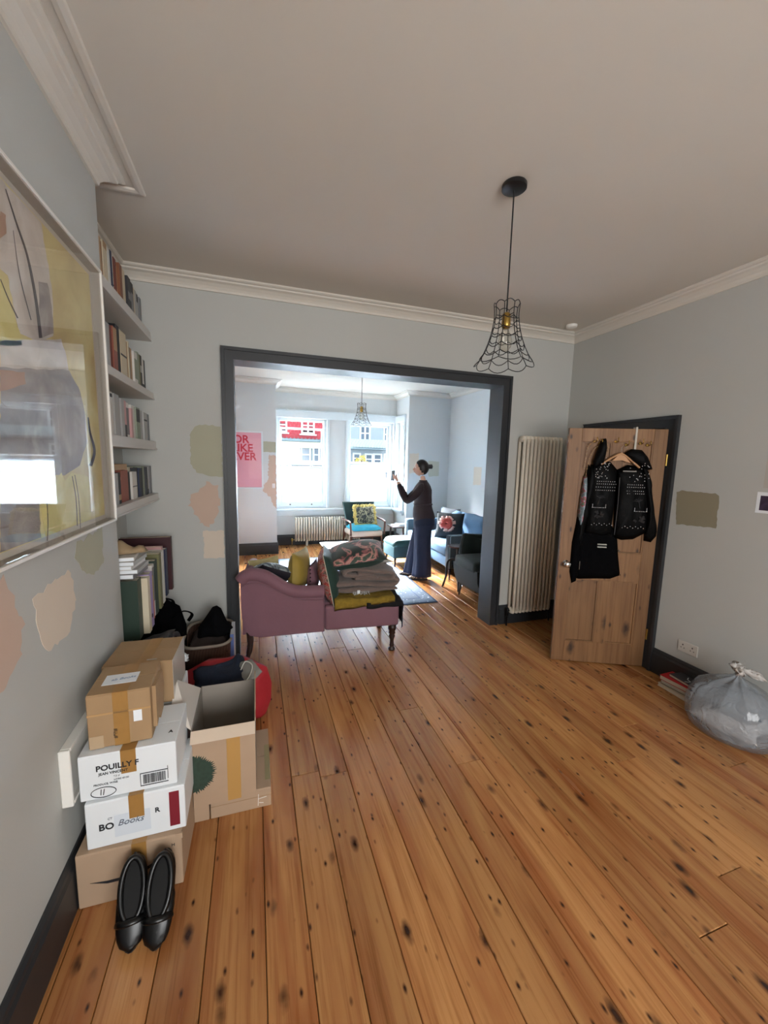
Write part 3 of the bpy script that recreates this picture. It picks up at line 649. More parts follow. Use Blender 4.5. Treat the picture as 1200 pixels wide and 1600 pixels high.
# ---------------------------------------------------------------- radiators
def radiator(name, label, x0, n, pitch, z0, z1, y, group=None, vertical=False):
    w = n*pitch
    t = thing(name, label, 'radiator', (x0, y, 0))
    me = None
    for i in range(n):
        if me is None:
            b = B()
            for yy in (-.035, .035): b.tube([(0,yy,z0+.03),(0,yy,z1-.03)], .0165, 10)
            for zz in (z0+.03, z1-.03):
                b.lathe([(.006,-.032),(.02,-.026),(.0235,-.01),(.0235,.01),(.02,.026),(.006,.032)], 10, M=Matrix.Translation((0,-.0,zz)) @ Matrix.Diagonal((.95,2.1,1,1)))
            o = b.obj('section', radm, t, smooth=True, loc=(pitch*(i+.5), 0, 0)); me = o.data
        else: link('section', me, None, t, (pitch*(i+.5), 0, 0))
    if vertical:
        B().tube([(-.025,0,.0),(-.025,0,z0+.02),(-.015,0,z0+.03),(0,0,z0+.03)], .008, 8).lathe([(.012,z0-.03),(.016,z0-.02),(.016,z0+.05),(.012,z0+.06)], 12, c=(-.025,0)).obj('valve', mat('black_nickel', '#2a2a2c', .3, .8), t, smooth=True)
        B().tube([(w+.025,0,.0),(w+.025,0,z0+.02),(w+.015,0,z0+.03),(w,0,z0+.03)], .008, 8).lathe([(.012,z0-.02),(.015,z0-.01),(.015,z0+.03),(.012,z0+.04)], 12, c=(w+.025,0)).obj('valve', MATS['black_nickel'], t, smooth=True)
        for zz in (z0+.25, z1-.25): B().box(.08, .02, zz, w-.08, .045, zz+.03, .002).obj('bracket', radm, t)
    else:
        B().tube([(-.05,0,0),(-.05,0,z0+.02),(-.03,0,z0+.03),(0,0,z0+.03)], .008, 8).lathe([(.014,z0),(.018,z0+.01),(.018,z0+.05),(.012,z0+.06)], 12, c=(-.05,0)).obj('valve', brass, t, smooth=True, label='brass radiator valve')
        for q in (.18, .82): B().box(w*q-.02, -.03, 0, w*q+.02, .03, z0+.01, .002).obj('foot', radm, t)
radiator('column_radiator', 'tall cream column radiator on the wall between the opening and the pine door', 2.512, 11, .0443, .135, 1.965, 3.345, vertical=True)
radiator('column_radiator', 'long low cream column radiator under the bay windows', .72, 26, .0505, .09, .56, 7.70)

# ---------------------------------------------------------------- pendant lamps
def pendant(loc, label, zc, ztop, zbot, rtop, rbot):
    t = thing('pendant_lamp', label, 'lamp', loc)
    B().lathe([(.055,0),(.058,-.004),(.058,-.02),(.05,-.026),(.01,-.028)], 28).obj('ceiling_rose', black, t, angle=40)
    B().tube([(0,0,-.02),(0,0,ztop-.05-zc)], .0035, 8).obj('cord', mat('black_flex', '#0a0a0c', .7), t)
    B().lathe([(.008,.03),(.02,.02),(.022,-.03),(.019,-.045)], 16, M=Matrix.Translation((0,0,ztop-zc-.06))).obj('lamp_holder', brass, t, smooth=True)
    B().lathe([(.013,0),(.016,-.015),(.03,-.045),(.035,-.07),(.03,-.095),(.016,-.112),(.003,-.117)], 18, M=Matrix.Translation((0,0,ztop-zc-.10))).obj('bulb', glass_mat('bulb_glass', (.97,.95,.9), 1.6) if 'bulb_glass' not in MATS else MATS['bulb_glass'], t, smooth=True)
    H = ztop-zbot; n = 8
    def rad(f): return rtop*.95+(rbot-rtop)*(max(0, f-.12)/.88)**1.9 if f > .12 else rtop*(1-.05*f/.12)
    sh = B()
    for k in range(n):
        a = k*2*PI/n
        pts = [(rad(f)*math.cos(a), rad(f)*math.sin(a), ztop-zc-H*f) for f in [i/12*.88 for i in range(13)]]
        pts.append((rbot*1.0*math.cos(a), rbot*1.0*math.sin(a), zbot-zc)); sh.tube(pts, .0022, 5)
    for f, dip, out in ((0,.012,.0),(.22,-.012,0),(.40,-.012,0),(.55,-.014,.0),(.70,-.02,.0),(.86,-.022,.01),(1.0,-.018,.012)):
        r_ = rad(min(f, .9)) if f < 1 else rbot
        pts = [((r_*(1 if f < .7 else 1)+out*abs(math.sin(n*a/2)))*math.cos(a), (r_+out*abs(math.sin(n*a/2)))*math.sin(a), ztop-zc-H*f+dip*abs(math.sin(n*a/2))) for a in [i*2*PI/(n*6) for i in range(n*6+1)]]
        sh.tube(pts, .0022, 5, cap=False)
    sh.tube([(-rtop*.9,0,ztop-zc-.05),(rtop*.9,0,ztop-zc-.05)], .002, 5).tube([(0,-rtop*.9,ztop-zc-.05),(0,rtop*.9,ztop-zc-.05)], .002, 5)
    sh.obj('cage_shade', black, t, smooth=True)
pendant((1.195, 1.768, 3.0), 'black wire cage pendant lamp hanging in the near room', 3.0, 2.455, 2.185, .062, .135)
pendant((1.42, 5.40, 3.0), 'small-looking wire cage pendant lamp in the far room before the bay', 3.0, 2.455, 2.185, .062, .135)
o = B().lathe([(.05,0),(.05,-.012),(.046,-.022),(.03,-.028),(.005,-.029)], 24).obj('smoke_alarm', trimw, loc=(2.87, 3.18, 3.0), angle=40); tag(o, 'round white smoke alarm on the ceiling near the corner above the radiator', 'alarm')

# ---------------------------------------------------------------- large framed painting on the chimney breast
def pw(px, py, X):
    d = RX*(px-600)+DN*(py-800)+FW*F_PX; t = X/d.x; return d.y*t, CAMZ+d.z*t
PXW = -.675
pic = thing('framed_painting', 'large abstract gold, grey and blush painting in a white box frame on the left wall', 'picture', (PXW, 0, 0))
py0, py1, pz0, pz1 = .62, 2.165, 1.372, 2.484
fw_, fd = .011, .048
frm = mat('white_frame', '#dcd8d2', .35)
for nm, a in (('frame_side', (0,py0,pz0,fd,py0+fw_,pz1)), ('frame_side', (0,py1-fw_,pz0,fd,py1,pz1)), ('frame_top', (0,py0+fw_,pz1-fw_,fd,py1-fw_,pz1)), ('frame_bottom', (0,py0+fw_,pz0,fd,py1-fw_,pz0+fw_))):
    B().box(*a, bev=.0015).obj(nm, frm, pic)
for a in ((.006,py1-fw_-.002,pz0+fw_,.040,py1-fw_,pz1-fw_), (.006,py0+fw_,pz0+fw_,.040,py0+fw_+.002,pz1-fw_), (.006,py0+fw_+.002,pz0+fw_,.040,py1-fw_-.002,pz0+fw_+.002), (.006,py0+fw_+.002,pz1-fw_-.002,.040,py1-fw_-.002,pz1-fw_)): B().box(*a).obj('spacer', mat('spacer_grey', '#9c948b', .7), pic)
B().box(.002, py0+fw_, pz0+fw_, .006, py1-fw_, pz1-fw_).obj('mount', mat('mount_board', '#c9bfb2', .9), pic)
gold = ramp_mat('gold_ground', [(.3,'#b89f66'),(.5,'#d0bb7c'),(.62,'#dccd8e'),(.8,'#e6dca4')], 3.2, .55, detail=6, dist=.6)
B().box(.006, py0+fw_+.03, pz0+fw_+.022, .0075, py1-fw_-.022, pz1-fw_-.022).obj('painted_ground', gold, pic)
AX = PXW+.008
def art(pts, m, lay, jag=0.0):
    P = []
    for i in range(len(pts)):
        a = Vector(pts[i]); c_ = Vector(pts[(i+1) % len(pts)]); k_ = max(1, int((c_-a).length/9))
        for j in range(k_):
            q = a.lerp(c_, j/k_); u, v = pw(q.x+random.uniform(-jag, jag), q.y+random.uniform(-jag, jag), AX)
            P.append((min(max(u, py0+.055), py1-.036), min(max(v, pz0+.036), pz1-.036)))
    B().prism(P, .0075+lay*.0003, .0078+lay*.0003, 'YZ').obj('paint_shape', m, pic)
blush = ramp_mat('blush_paint', [(.3,'#b7aca2'),(.5,'#cfc4ba'),(.7,'#ddd6cf')], 5, .7, detail=6, dist=1)
mauve = ramp_mat('mauve_paint', [(.3,'#7f7472'),(.5,'#9a8f8a'),(.7,'#b9afa8')], 6, .7, detail=6, dist=.8)
yel = ramp_mat('yellow_paint', [(.3,'#cfc27a'),(.55,'#ddd18c'),(.75,'#e9e2ae')], 7, .7, detail=6, dist=1)
dkp = mat('dark_stroke', '#4c4448', .7); org = mat('apricot_paint', '#b58e74', .7, nscale=8, namt=.1)
art([(0,255),(10,290),(22,288),(60,318),(72,395),(82,455),(84,525),(60,535),(30,520),(12,430),(0,420)], blush, 0, .8)
art([(0,430),(14,470),(32,520),(34,540),(-10,540),(-10,425)], yel, 1, 1)
art([(60,440),(74,442),(80,470),(84,520),(64,528)], mauve, 1, .8)
art([(0,532),(95,530),(104,558),(108,580),(0,575)], blush, 1, 1)
art([(0,574),(107,578),(122,605),(132,640),(137,690),(124,728),(100,742),(0,742)], mauve, 2, 1.2)
art([(0,578),(38,582),(40,600),(0,612)], org, 3, 1)
art([(0,330),(8,335),(9,365),(0,372)], org, 3, 1)
art([(0,742),(60,752),(64,846),(0,870)], mauve, 3, 1)
art([(60,758),(66,748),(70,754),(78,742),(84,752),(94,738),(100,750),(110,740),(138,744),(142,812),(72,848)], yel, 4, 1.6)
def ribbon(pts, w0, w1, lay):
    P = smooth_path([(x, y, 0) for x, y in pts], 6); n = len(P); Lf, Rt = [], []
    for i, p in enumerate(P):
        t = (P[min(i+1, n-1)]-P[max(i-1, 0)]).normalized(); w = w0+(w1-w0)*i/n; Lf.append((p.x-t.y*w, p.y+t.x*w)); Rt.append((p.x+t.y*w, p.y-t.x*w))
    u = [pw(a, b, AX) for a, b in Lf+Rt[::-1]]
    B().prism(u, .0078+lay*.0003, .0082+lay*.0003, 'YZ').obj('brush_line', dkp, pic)
ribbon([(8,295),(24,345),(42,400),(55,465),(63,528)], .6, 2.6, 4)
ribbon([(0,436),(12,466),(27,497)], .5, .9, 4)
ribbon([(20,360),(30,430),(48,500)], .3, .7, 4)
ribbon([(137,652),(140,675),(147,705),(141,728)], 1.0, 2.6, 5)
ribbon([(112,744),(118,780),(120,822)], .5, .6, 6); ribbon([(116,742),(122,778),(125,826)], .4, .5, 6); ribbon([(72,780),(74,815),(73,845)], .5, .5, 6)
B().box(.041, py0+fw_, pz0+fw_, .0425, py1-fw_, pz1-fw_).obj('glazing', PG, pic)

# ---------------------------------------------------------------- shelves and books
SH = [(2.574, .066), (2.142, .05), (1.787, .062), (1.399, .052)]
for (zt, th), nm in zip(SH, ('highest white alcove shelf just below the cornice', 'second white alcove shelf from the top', 'third white alcove shelf from the top', 'lowest of the four thick white alcove shelves')):
    b = B().box(XL, 2.312, zt-th, -.705, YP-.002, zt, .002); o = b.obj('shelf', shelfm); tag(o, nm, 'shelf', 'floating shelves in the alcove')
    B().box(-.705, 2.312, zt-th, -.699, YP-.002, zt-th*.78, .001).obj('lipping', shelfm, o)
o = B().box(XL, 2.312, .655, -.70, YP-.002, .688, .002).obj('shelf', shelfm); tag(o, 'low narrow shelf under the tall ring binders in the alcove', 'shelf', 'floating shelves in the alcove')
pages = mat('book_pages', '#cfc6b2', .9)
CN = {'black':'#17171b','charcoal':'#34353a','grey':'#77777a','pale grey':'#a9a8a6','white':'#d3d0ca','cream':'#cbbfa6','tan':'#b08f6c','orange brown':'#835238','terracotta':'#96594a','brick red':'#74382e','maroon':'#3a1018','brown':'#5a4030','dark green':'#1f3328','sage':'#8b9382','navy':'#232c4a','lilac':'#9a86b4','mustard':'#b39a3e','orange':'#d0662e','pink':'#c79a98','olive':'#6f6d48'}
def bookmat(c): return mat('book_'+c.replace(' ', '_'), CN[c], .55)
CNT = {}
def book(y, t, h, d, xf, z, c, where, lean=0.0, extra='', band=None, kind='book', lbl=None):
    """spine faces +X; t along Y"""
    b = B(); e = .0022
    b.box(-d, 0, 0, 0, e, h).box(-d, t-e, 0, 0, t, h).box(-e, e, 0, 0, t-e, h)
    CNT[where] = CNT.get(where, 0)+1
    o = b.obj(kind, bookmat(c), loc=(xf, y, z), rot=(-lean, 0, 0))
    B().box(-d+.004, e, .003, -e, t-e, h-.003).obj('pages', pages, o)
    if band:
        zb0, zb1, bc = band; B().box(0, .001, h*zb0, .0006, t-.001, h*zb1).obj('spine_label', bookmat(bc), o, label=bc+' spine label')
    ORD = ['first','second','third','fourth','fifth','sixth','seventh','eighth','ninth','tenth','eleventh','twelfth','thirteenth','fourteenth','fifteenth','sixteenth','seventeenth','eighteenth','nineteenth','twentieth','twenty-first','twenty-second','twenty-third','twenty-fourth','twenty-fifth']
    size = ('thick ' if t > .042 else 'thin ' if t < .022 else '')
    tag(o, lbl or f"{size}{c} book, {ORD[CNT[where]-1]} along from the painting on the {where}{extra}", 'book', 'books on the '+where)
    return o
rb = random.Random(11)
def row(shelf, where, items, xf=-.745):
    y = 2.335; tot = sum(i[1] for i in items)+.0015*len(items); sc_ = (3.402-2.335)/tot
    for it in items:
        c, t, h = it[:3]; t *= sc_; band = it[3] if len(it) > 3 else None; ln = it[4] if len(it) > 4 else 0
        book(y, t-.0004, h, min(.17, h*.72), xf+rb.uniform(-.012, .006), SH[shelf][0]+.0004, c, where, band=band, lean=ln); y += t+.0015*sc_
row(0, 'top shelf', [('black',.05,.245),('charcoal',.03,.23),('pale grey',.02,.22,(.7,.8,'white')),('black',.035,.25),('brown',.02,.24),('tan',.02,.23),('orange brown',.025,.225),('cream',.045,.24,(.86,1,'tan')),('white',.025,.23),('navy',.018,.235),('white',.04,.24,(.3,.33,'charcoal')),('brick red',.03,.235),('tan',.02,.21),('orange brown',.035,.235),('cream',.045,.23),('tan',.025,.22),('charcoal',.045,.225,(.4,.6,'grey')),('black',.04,.215,(.2,.7,'grey')),('orange brown',.02,.21),('cream',.018,.21),('pale grey',.06,.22),('black',.03,.215,(0,.75,'pale grey')),('grey',.03,.205),('pale grey',.03,.20)])
row(1, 'second shelf', [('pale grey',.05,.28),('grey',.05,.27),('pale grey',.07,.275),('pale grey',.045,.25),('brick red',.025,.25),('terracotta',.045,.255,(.5,.98,'tan')),('black',.05,.285),('cream',.085,.275,(.48,.52,'charcoal')),('tan',.022,.24),('cream',.018,.25),('brown',.018,.22),('tan',.035,.225),('white',.05,.215,(.2,.8,'sage')),('sage',.03,.23),('olive',.03,.225),('black',.035,.23,(.5,.7,'pale grey')),('white',.055,.22,(0,.22,'black')),('charcoal',.03,.225)])
row(2, 'third shelf', [('black',.05,.225),('charcoal',.05,.23),('black',.05,.23,(.45,.8,'white')),('white',.045,.24,(.88,.96,'black')),('pale grey',.055,.235),('brown',.022,.225),('pale grey',.035,.225),('pink',.03,.22,(0,.35,'charcoal')),('charcoal',.022,.225),('white',.04,.22,(.1,.85,'grey')),('pink',.022,.19),('white',.05,.215),('sage',.06,.21,(.55,.95,'charcoal')),('grey',.03,.20),('pale grey',.055,.205),('pale grey',.06,.20,(.7,.76,'charcoal')),('grey',.03,.195)])
row(3, 'fourth shelf', [('grey',.05,.18),('pale grey',.05,.175),('white',.055,.175),('pale grey',.04,.178),('black',.04,.18,(.12,.3,'tan')),('brick red',.03,.18,(.75,.85,'pink')),('terracotta',.05,.188),('terracotta',.055,.19),('black',.03,.175),('white',.075,.175,(.45,.48,'charcoal')),('charcoal',.05,.20),('navy',.04,.195,(.3,.9,'charcoal')),('black',.03,.195),('sage',.05,.205),('charcoal',.035,.20),('white',.045,.20,(0,.18,'black')),('grey',.04,.205)])
def flatbook(name, x0, x1, y0, y1, z, h, c, label, grp=None, rz=0, pagec=None):
    cx, cy = (x0+x1)/2, (y0+y1)/2; a, d = (x1-x0)/2, (y1-y0)/2; e = .0022
    b = B().box(-a, -d, 0, a, d, e).box(-a, -d, h-e, a, d, h).box(a-e, -d, e, a, d, h-e)
    o = b.obj(name, bookmat(c), loc=(cx, cy, z), rot=(0, 0, rz)); B().box(-a+.004, -d+.003, e, a-e, d-.003, h-e).obj('pages', pagec or pages, o)
    tag(o, label, 'book', grp); return o
flatbook('book', -.93, -.76, 2.37, 2.86, 1.399+.193, .034, 'tan', 'brown book laid flat on top of the books on the fourth shelf')
flatbook('book', -.92, -.78, 2.96, 3.07, 1.399+.178, .025, 'cream', 'cream book laid flat on the upright books in the middle of the fourth shelf')
# tall books and binders on the low shelf
LW = 'low shelf'; zl = .6885
book(2.335, .075, .33, .26, -.605, zl, 'dark green', LW, kind='ring_binder', lbl='dark green ring binder at the near end of the low shelf')
book(2.412, .05, .32, .28, -.575, zl, 'cream', LW, lbl='tall cream book beside the dark green binder on the low shelf')
o = book(2.466, .075, .325, .29, -.58, zl, 'lilac', LW, kind='ring_binder', lbl='lilac ring binder with a finger hole on the low shelf')
B().lathe([(.012,0),(.012,.001)], 14, M=Matrix.Translation((.0005,.036,.07)) @ Matrix.Rotation(PI/2, 4, 'Y')).obj('finger_hole', ink, o)
book(2.545, .03, .31, .25, -.60, zl, 'sage', LW, lbl='grey-green book next to the lilac binder on the low shelf')
book(2.578, .03, .30, .25, -.60, zl, 'mustard', LW, lbl='mustard yellow book on the low shelf')
book(2.612, .035, .27, .26, -.60, zl, 'orange', LW, band=(.45, 1, 'mustard'), lbl='orange and yellow book on the low shelf')
book(2.65, .05, .33, .26, -.605, zl, 'white', LW, band=(.3, .95, 'grey'), lbl='white and grey patterned book on the low shelf')
book(2.70, .06, .345, .30, -.60, zl, 'dark green', LW, lbl='slim dark green book beyond the patterned book on the low shelf')
book(2.80, .06, .365, .30, -.595, zl, 'olive', LW, lbl='olive book near the far end of the low shelf')
book(2.90, .06, .36, .31, -.60, zl, 'white', LW, lbl='tall white book near the far end of the low shelf')
book(3.0, .04, .37, .30, -.62, zl, 'pink', LW, lbl='pale pink book by the navy book on the low shelf')
book(3.06, .06, .34, .28, -.61, zl, 'navy', LW, lbl='navy blue book at the far end of the low shelf')
book(3.20, .05, .40, .33, -.60, zl, 'maroon', LW, lbl='large maroon album standing tallest at the far end of the low shelf')
for i, (w_, c_, dz) in enumerate([(.15,'grey',.025),(.16,'pale grey',.022),(.14,'white',.02),(.15,'pale grey',.022),(.13,'white',.02)]):
    flatbook('magazine', -.86, -.86+w_+.1, 2.345, 2.56, zl+.34+sum((.025,.022,.02,.022,.02)[:i])+.001*i, dz, c_, ['grey','pale grey','white','light grey','uppermost white'][i]+' magazine in the flat pile on top of the ring binders', 'flat pile of magazines', rz=rb.uniform(-.12, .12), pagec=paper)
ct = B().puff([(-.13,-.06),(.0,-.07),(.08,-.05),(.15,-.02),(.16,.02),(.08,.06),(-.02,.07),(-.12,.05)], .055, 'XY', sign=1, jit=.012).obj('canvas_bag', mat('beige_canvas', '#9a8365', .9, bump=.3, bscale=30), smooth=True, loc=(-.74, 2.47, zl+.459)); tag(ct, 'crumpled beige cloth bag on the magazines above the ring binders', 'bag')

# ---------------------------------------------------------------- cartons
def carton(label, x0, x1, y0, z0, z1, depth, m, rz=0.0, group=None, tapex=None, top=True, tapedown=.5, tm=None):
    w = x1-x0; h = z1-z0; t = thing('cardboard_box', label, 'box', ((x0+x1)/2, y0, z0+.0005), rz, group)
    B().box(-w/2, 0, 0, w/2, depth, h-.003, .003).obj('body', m, t)
    if top:
        B().box(-w/2+.001, .002, h-.003, w/2-.001, depth/2-.0015, h, .001).obj('flap', m, t); B().box(-w/2+.001, depth/2+.0015, h-.003, w/2-.001, depth-.002, h, .001).obj('flap', m, t)
    if tapex is not None:
        b = B().box(tapex-.025, -.0012, h*(1-tapedown), tapex+.025, 0, h+.001); b.box(tapex-.025, -.0012, h, tapex+.025, depth, h+.0012); b.obj('tape', tm or tape, t)
    return t, w, h
FR_ = (PI/2, 0, 0)
BG = 'boxes stacked by the left wall'
b1, w, h = carton('brown cardboard box with a black curved arrow, at the foot of the front stack', -.648, -.296, 1.535, 0, .222, .30, cardl, -.02, BG, .03, True, .5)
B().box(w/2-.02, -.0012, h-.02, w/2+.004, .006, h+.002).obj('torn_corner', cardl, b1)
pts = [(-.135,.10),(-.08,.083),(-.02,.082),(.05,.098),(.10,.125),(.12,.142),(.108,.138),(.05,.112),(-.02,.095),(-.08,.094)]
B().prism(pts, -.0012, -.0002).prism([(.075,.135),(.10,.15),(.13,.155),(.137,.15),(.135,.118),(.13,.125),(.127,.143),(.10,.142)], -.0012, -.0002).obj('curved_arrow_print', ink, b1)
text('print', 'H', .018, ink, b1, (.14, -.001, .175), FR_)
text('pen_note', 'Case', .022, mat('brown_pen', '#6b5640', .7), b1, (-.02, -.0015, .115), FR_, shear=.3)
b2, w, h = carton('white wine carton marked with a dark red stripe and Books, second in the front stack', -.612, -.282, 1.553, .2235, .410, .28, cardwh, .01, BG, -.0, True, .5)
B().box(w/2-.055, -.0012, .02, w/2-.02, -.0001, h-.02).obj('red_stripe', mat('claret_print', '#7a1626', .6), b2)
text('print', 'BO', .036, ink, b2, (-.125, -.0012, .07), FR_, bold=.0008); text('print', 'R', .028, ink, b2, (.06, -.0012, .095), FR_, bold=.0006); text('print', 'CT', .012, mat('grey_print', '#6a6d74', .7), b2, (-.095, -.0012, .108), FR_)
B().box(-.075, -.0008, .03, .045, -.0001, .12).obj('faded_label', mat('old_label', '#cfd6de', .7), b2)
text('pen_note', 'Books', .034, mat('grey_pen', '#5c6472', .7), b2, (-.065, -.0016, .075), FR_, shear=.35)
b3, w, h = carton('white wine carton printed with black lettering and a circled 11, third in the front stack', -.628, -.308, 1.567, .4115, .590, .26, cardwh, .0, BG, .0, True, .52)
text('print', 'POUILLY F', .030, ink, b3, (-.105, -.0012, .113), FR_, bold=.0007); text('print', 'JEAN VINCENT', .014, ink, b3, (-.097, -.0012, .095), FR_, bold=.0002)
for zz, s_ in ((.080, '7,5 cl'), (.066, 'LOIRE 45150')): text('print', s_, .009, MATS['grey_print'], b3, (-.05, -.0012, zz), FR_)
text('print', 'PRODUCE, WINE', .010, ink, b3, (-.115, -.0012, .055), FR_)
ring = [(-.085+.04*math.cos(a), -.0014, .026+.02*math.sin(a)) for a in [i*2*PI/28 for i in range(30)]]
B().tube(ring, .0013, 5).tube([(-.092,-.0014,.038),(-.094,-.0014,.016)], .0015, 5).tube([(-.082,-.0014,.038),(-.086,-.0014,.015)], .0015, 5).obj('circled_number', ink, b3)
b = B()
b.box(.035, -.0012, .018, .037, 0, .072).box(.128, -.0012, .03, .13, 0, .084).box(.035,-.0012,.018,.13,0,.021).box(.035,-.0012,.069,.13,0,.072)
xx = .045
while xx < .118: w_ = random.choice((.001,.002,.003)); b.box(xx, -.0012, .026, xx+w_, 0, .064); xx += w_+random.choice((.001,.002))
b.obj('barcode', ink, b3)
text('print', 'A', .022, ink, b3, (.125, .06, h+.0005), (0, 0, 0), bold=.0006)
b4, w, h = carton('brown cardboard box crossed with tape and a paper label, top of the front stack', -.600, -.394, 1.60, .5935, .806, .215, cardb, .03, BG, .005, True, 1.0)
B().box(-.07, .06, h+.0012, .045, .135, h+.0022).obj('paper_label', paper, b4); text('pen_note', 'ab Books', .022, blueink, b4, (-.045, .085, h+.0024), (0, 0, .1), shear=.3)
B().box(.045, -.0012, .085, .073, -.0001, .13).obj('white_sticker', paper, b4)
B().box(-.103, -.0012, .13, .103, -.0004, .137).obj('tape_edge', mat('clear_tape', '#b99466', .15), b4); B().box(-.10, -.0012, .0, -.055, -.0004, .05).obj('tape_patch', mat('pale_tape', '#b39b7d', .4), b4)
text('pen_note', '#*?!#', .018, ink, b4, (-.01, -.0016, .03), (PI/2, -PI/2, 0))
B().prism([(.03,.03),(.07,.05),(.10,.02),(.16,.03),(.19,.12),(.17,.19),(.03,.20)], w/2+.0005, w/2+.014, 'YZ').obj('torn_flap', cardb, b4)
b5, w, h = carton('brown cardboard box with shiny parcel tape, just behind the topmost front box', -.640, -.365, 1.875, .575, .775, .25, cardb, -.03, BG, .02, True, .6)
B().box(w/2, .0, .01, w/2+.0012, .25, h).obj('shiny_tape', mat('glossy_tape', '#c3bbb0', .08), b5); B().box(.03, .02, h+.0012, .07, .03, h+.002).obj('tape_glint', MATS['glossy_tape'], b5)
b6, w, h = carton('white carton with a dark red edge stripe behind the front stack of boxes', -.640, -.345, 1.880, .383, .573, .27, cardwh, .02, BG, .0)
B().box(w/2, .03, .01, w/2+.001, .05, h-.01).obj('red_stripe', MATS['claret_print'], b6)
b7, w, h = carton('white carton beneath the red-striped one behind the front stack', -.640, -.350, 1.885, .193, .3815, .27, cardwh, -.01, BG, .0)
b8, w, h = carton('brown cardboard box at the floor behind the front stack of boxes', -.64, -.335, 1.885, 0, .1915, .27, cardb, 0, BG, .0)
gb = B().puff([(-.03,0),(.03,0),(.035,.10),(.02,.17),(-.02,.17),(-.035,.10)], .03, both=True).obj('carrier_bag', mat('green_plastic', '#1f5a3a', .4), smooth=True, loc=(-.262, 1.93, .225)); gb.location = (-.2575, 2.23, .0); tag(gb, 'folded green carrier bag wedged between the box stack and the open box', 'bag')
# flattened boxes and the open box with the tree
fb, w, h = carton('flat brown cardboard box under the open box, sticking out on the right', -.222, .05, 1.80, 0, .10, .44, cardl, 0, None, None)
B().tube([(.075,-.001,.015),(.078,-.001,.075)], .0012, 5).tube([(.078,-.001,.05),(.115,-.001,.055)], .001, 5).tube([(.08,-.001,.03),(.10,-.001,.025)], .001, 5).obj('tape_glint', mat('glint_white', '#f0f0ec', .3), fb)  # highlight on the tape, drawn in as thin white strokes
B().box(-w/2, -.0012, .06, w/2, -.0002, .062).obj('score_line', cardb, fb); B().box(.11, .05, h, .135, .30, h+.001).obj('tape', mat('olive_tape', '#948a63', .5), fb)
fb2, w, h = carton('small flat cardboard box under the left front corner of the open box', -.293, -.227, 1.80, 0, .10, .40, cardl, 0, None, None, False)
tb = thing('cardboard_box', 'open cardboard box with a dark green tree print, flaps folded out', 'box', (-.1525, 1.775, .1012), .0)
w, d, h, e = .27, .37, .375, .004
B().box(-w/2, 0, 0, w/2, e, h, .001).obj('front_wall', cardl, tb); B().box(-w/2, d-e, 0, w/2, d, h, .001).obj('back_wall', cardin, tb); B().box(-w/2, e, 0, -w/2+e, d-e, h, .001).obj('side_wall', cardin, tb); B().box(w/2-e, e, 0, w/2, d-e, h, .001).obj('side_wall', cardin, tb); B().box(-w/2+e, e, 0, w/2-e, d-e, e).obj('base', cardin, tb)
B().prism([(0,h+.001),(-.035,h-.038),(-.032,h-.040),(.004,h-.002)], -w/2, w/2, 'YZ').obj('front_flap', mat('cardboard_pale', '#c9b6a2', .8), tb)
fl_ = B(); P0, P1, P2, P3 = Vector((-w/2, .01, h)), Vector((-w/2, d-.02, h)), Vector((-w/2-.078, .165, h+.165)), Vector((-w/2-.088, .045, h+.07))
for off in (Vector((0,0,0)), Vector((0,0,.003))): fl_.quad(P0+off, P1+off, P2+off, P3+off)
fl_.obj('left_flap', mat('flap_inner', '#cbc3ba', .8), tb)
B().prism([(.0,0),(d,0),(d,.045),(d-.05,.052),(.12,.03),(.06,.012),(.0,.018)], w/2-.001, w/2+.003, 'YZ', M=Matrix.Translation((0,0,h))).obj('right_flap', mat('flap_outer', '#b39a80', .8), tb)
B().box(.01, -.0012, 0, .068, -.0001, h).obj('tape', mat('tan_tape', '#b38a50', .35), tb)
# tree print
tr = B(); rt = random.Random(5); P = []
for i in range(60):
    a = -PI/2+PI*i/59; r_ = .088+(.008 if i % 2 else -.006)+rt.uniform(-.005, .005); P.append((-w/2+r_*1.02*math.cos(a), .165+r_*math.sin(a)))
P = [(-w/2, .075)]+P[2:-2]+[(-w/2, .255)]
tr.prism(P, -.0012, -.0002).obj('tree_print', mat('tree_green', '#2a3d31', .8, nscale=60, namt=.3), tb)

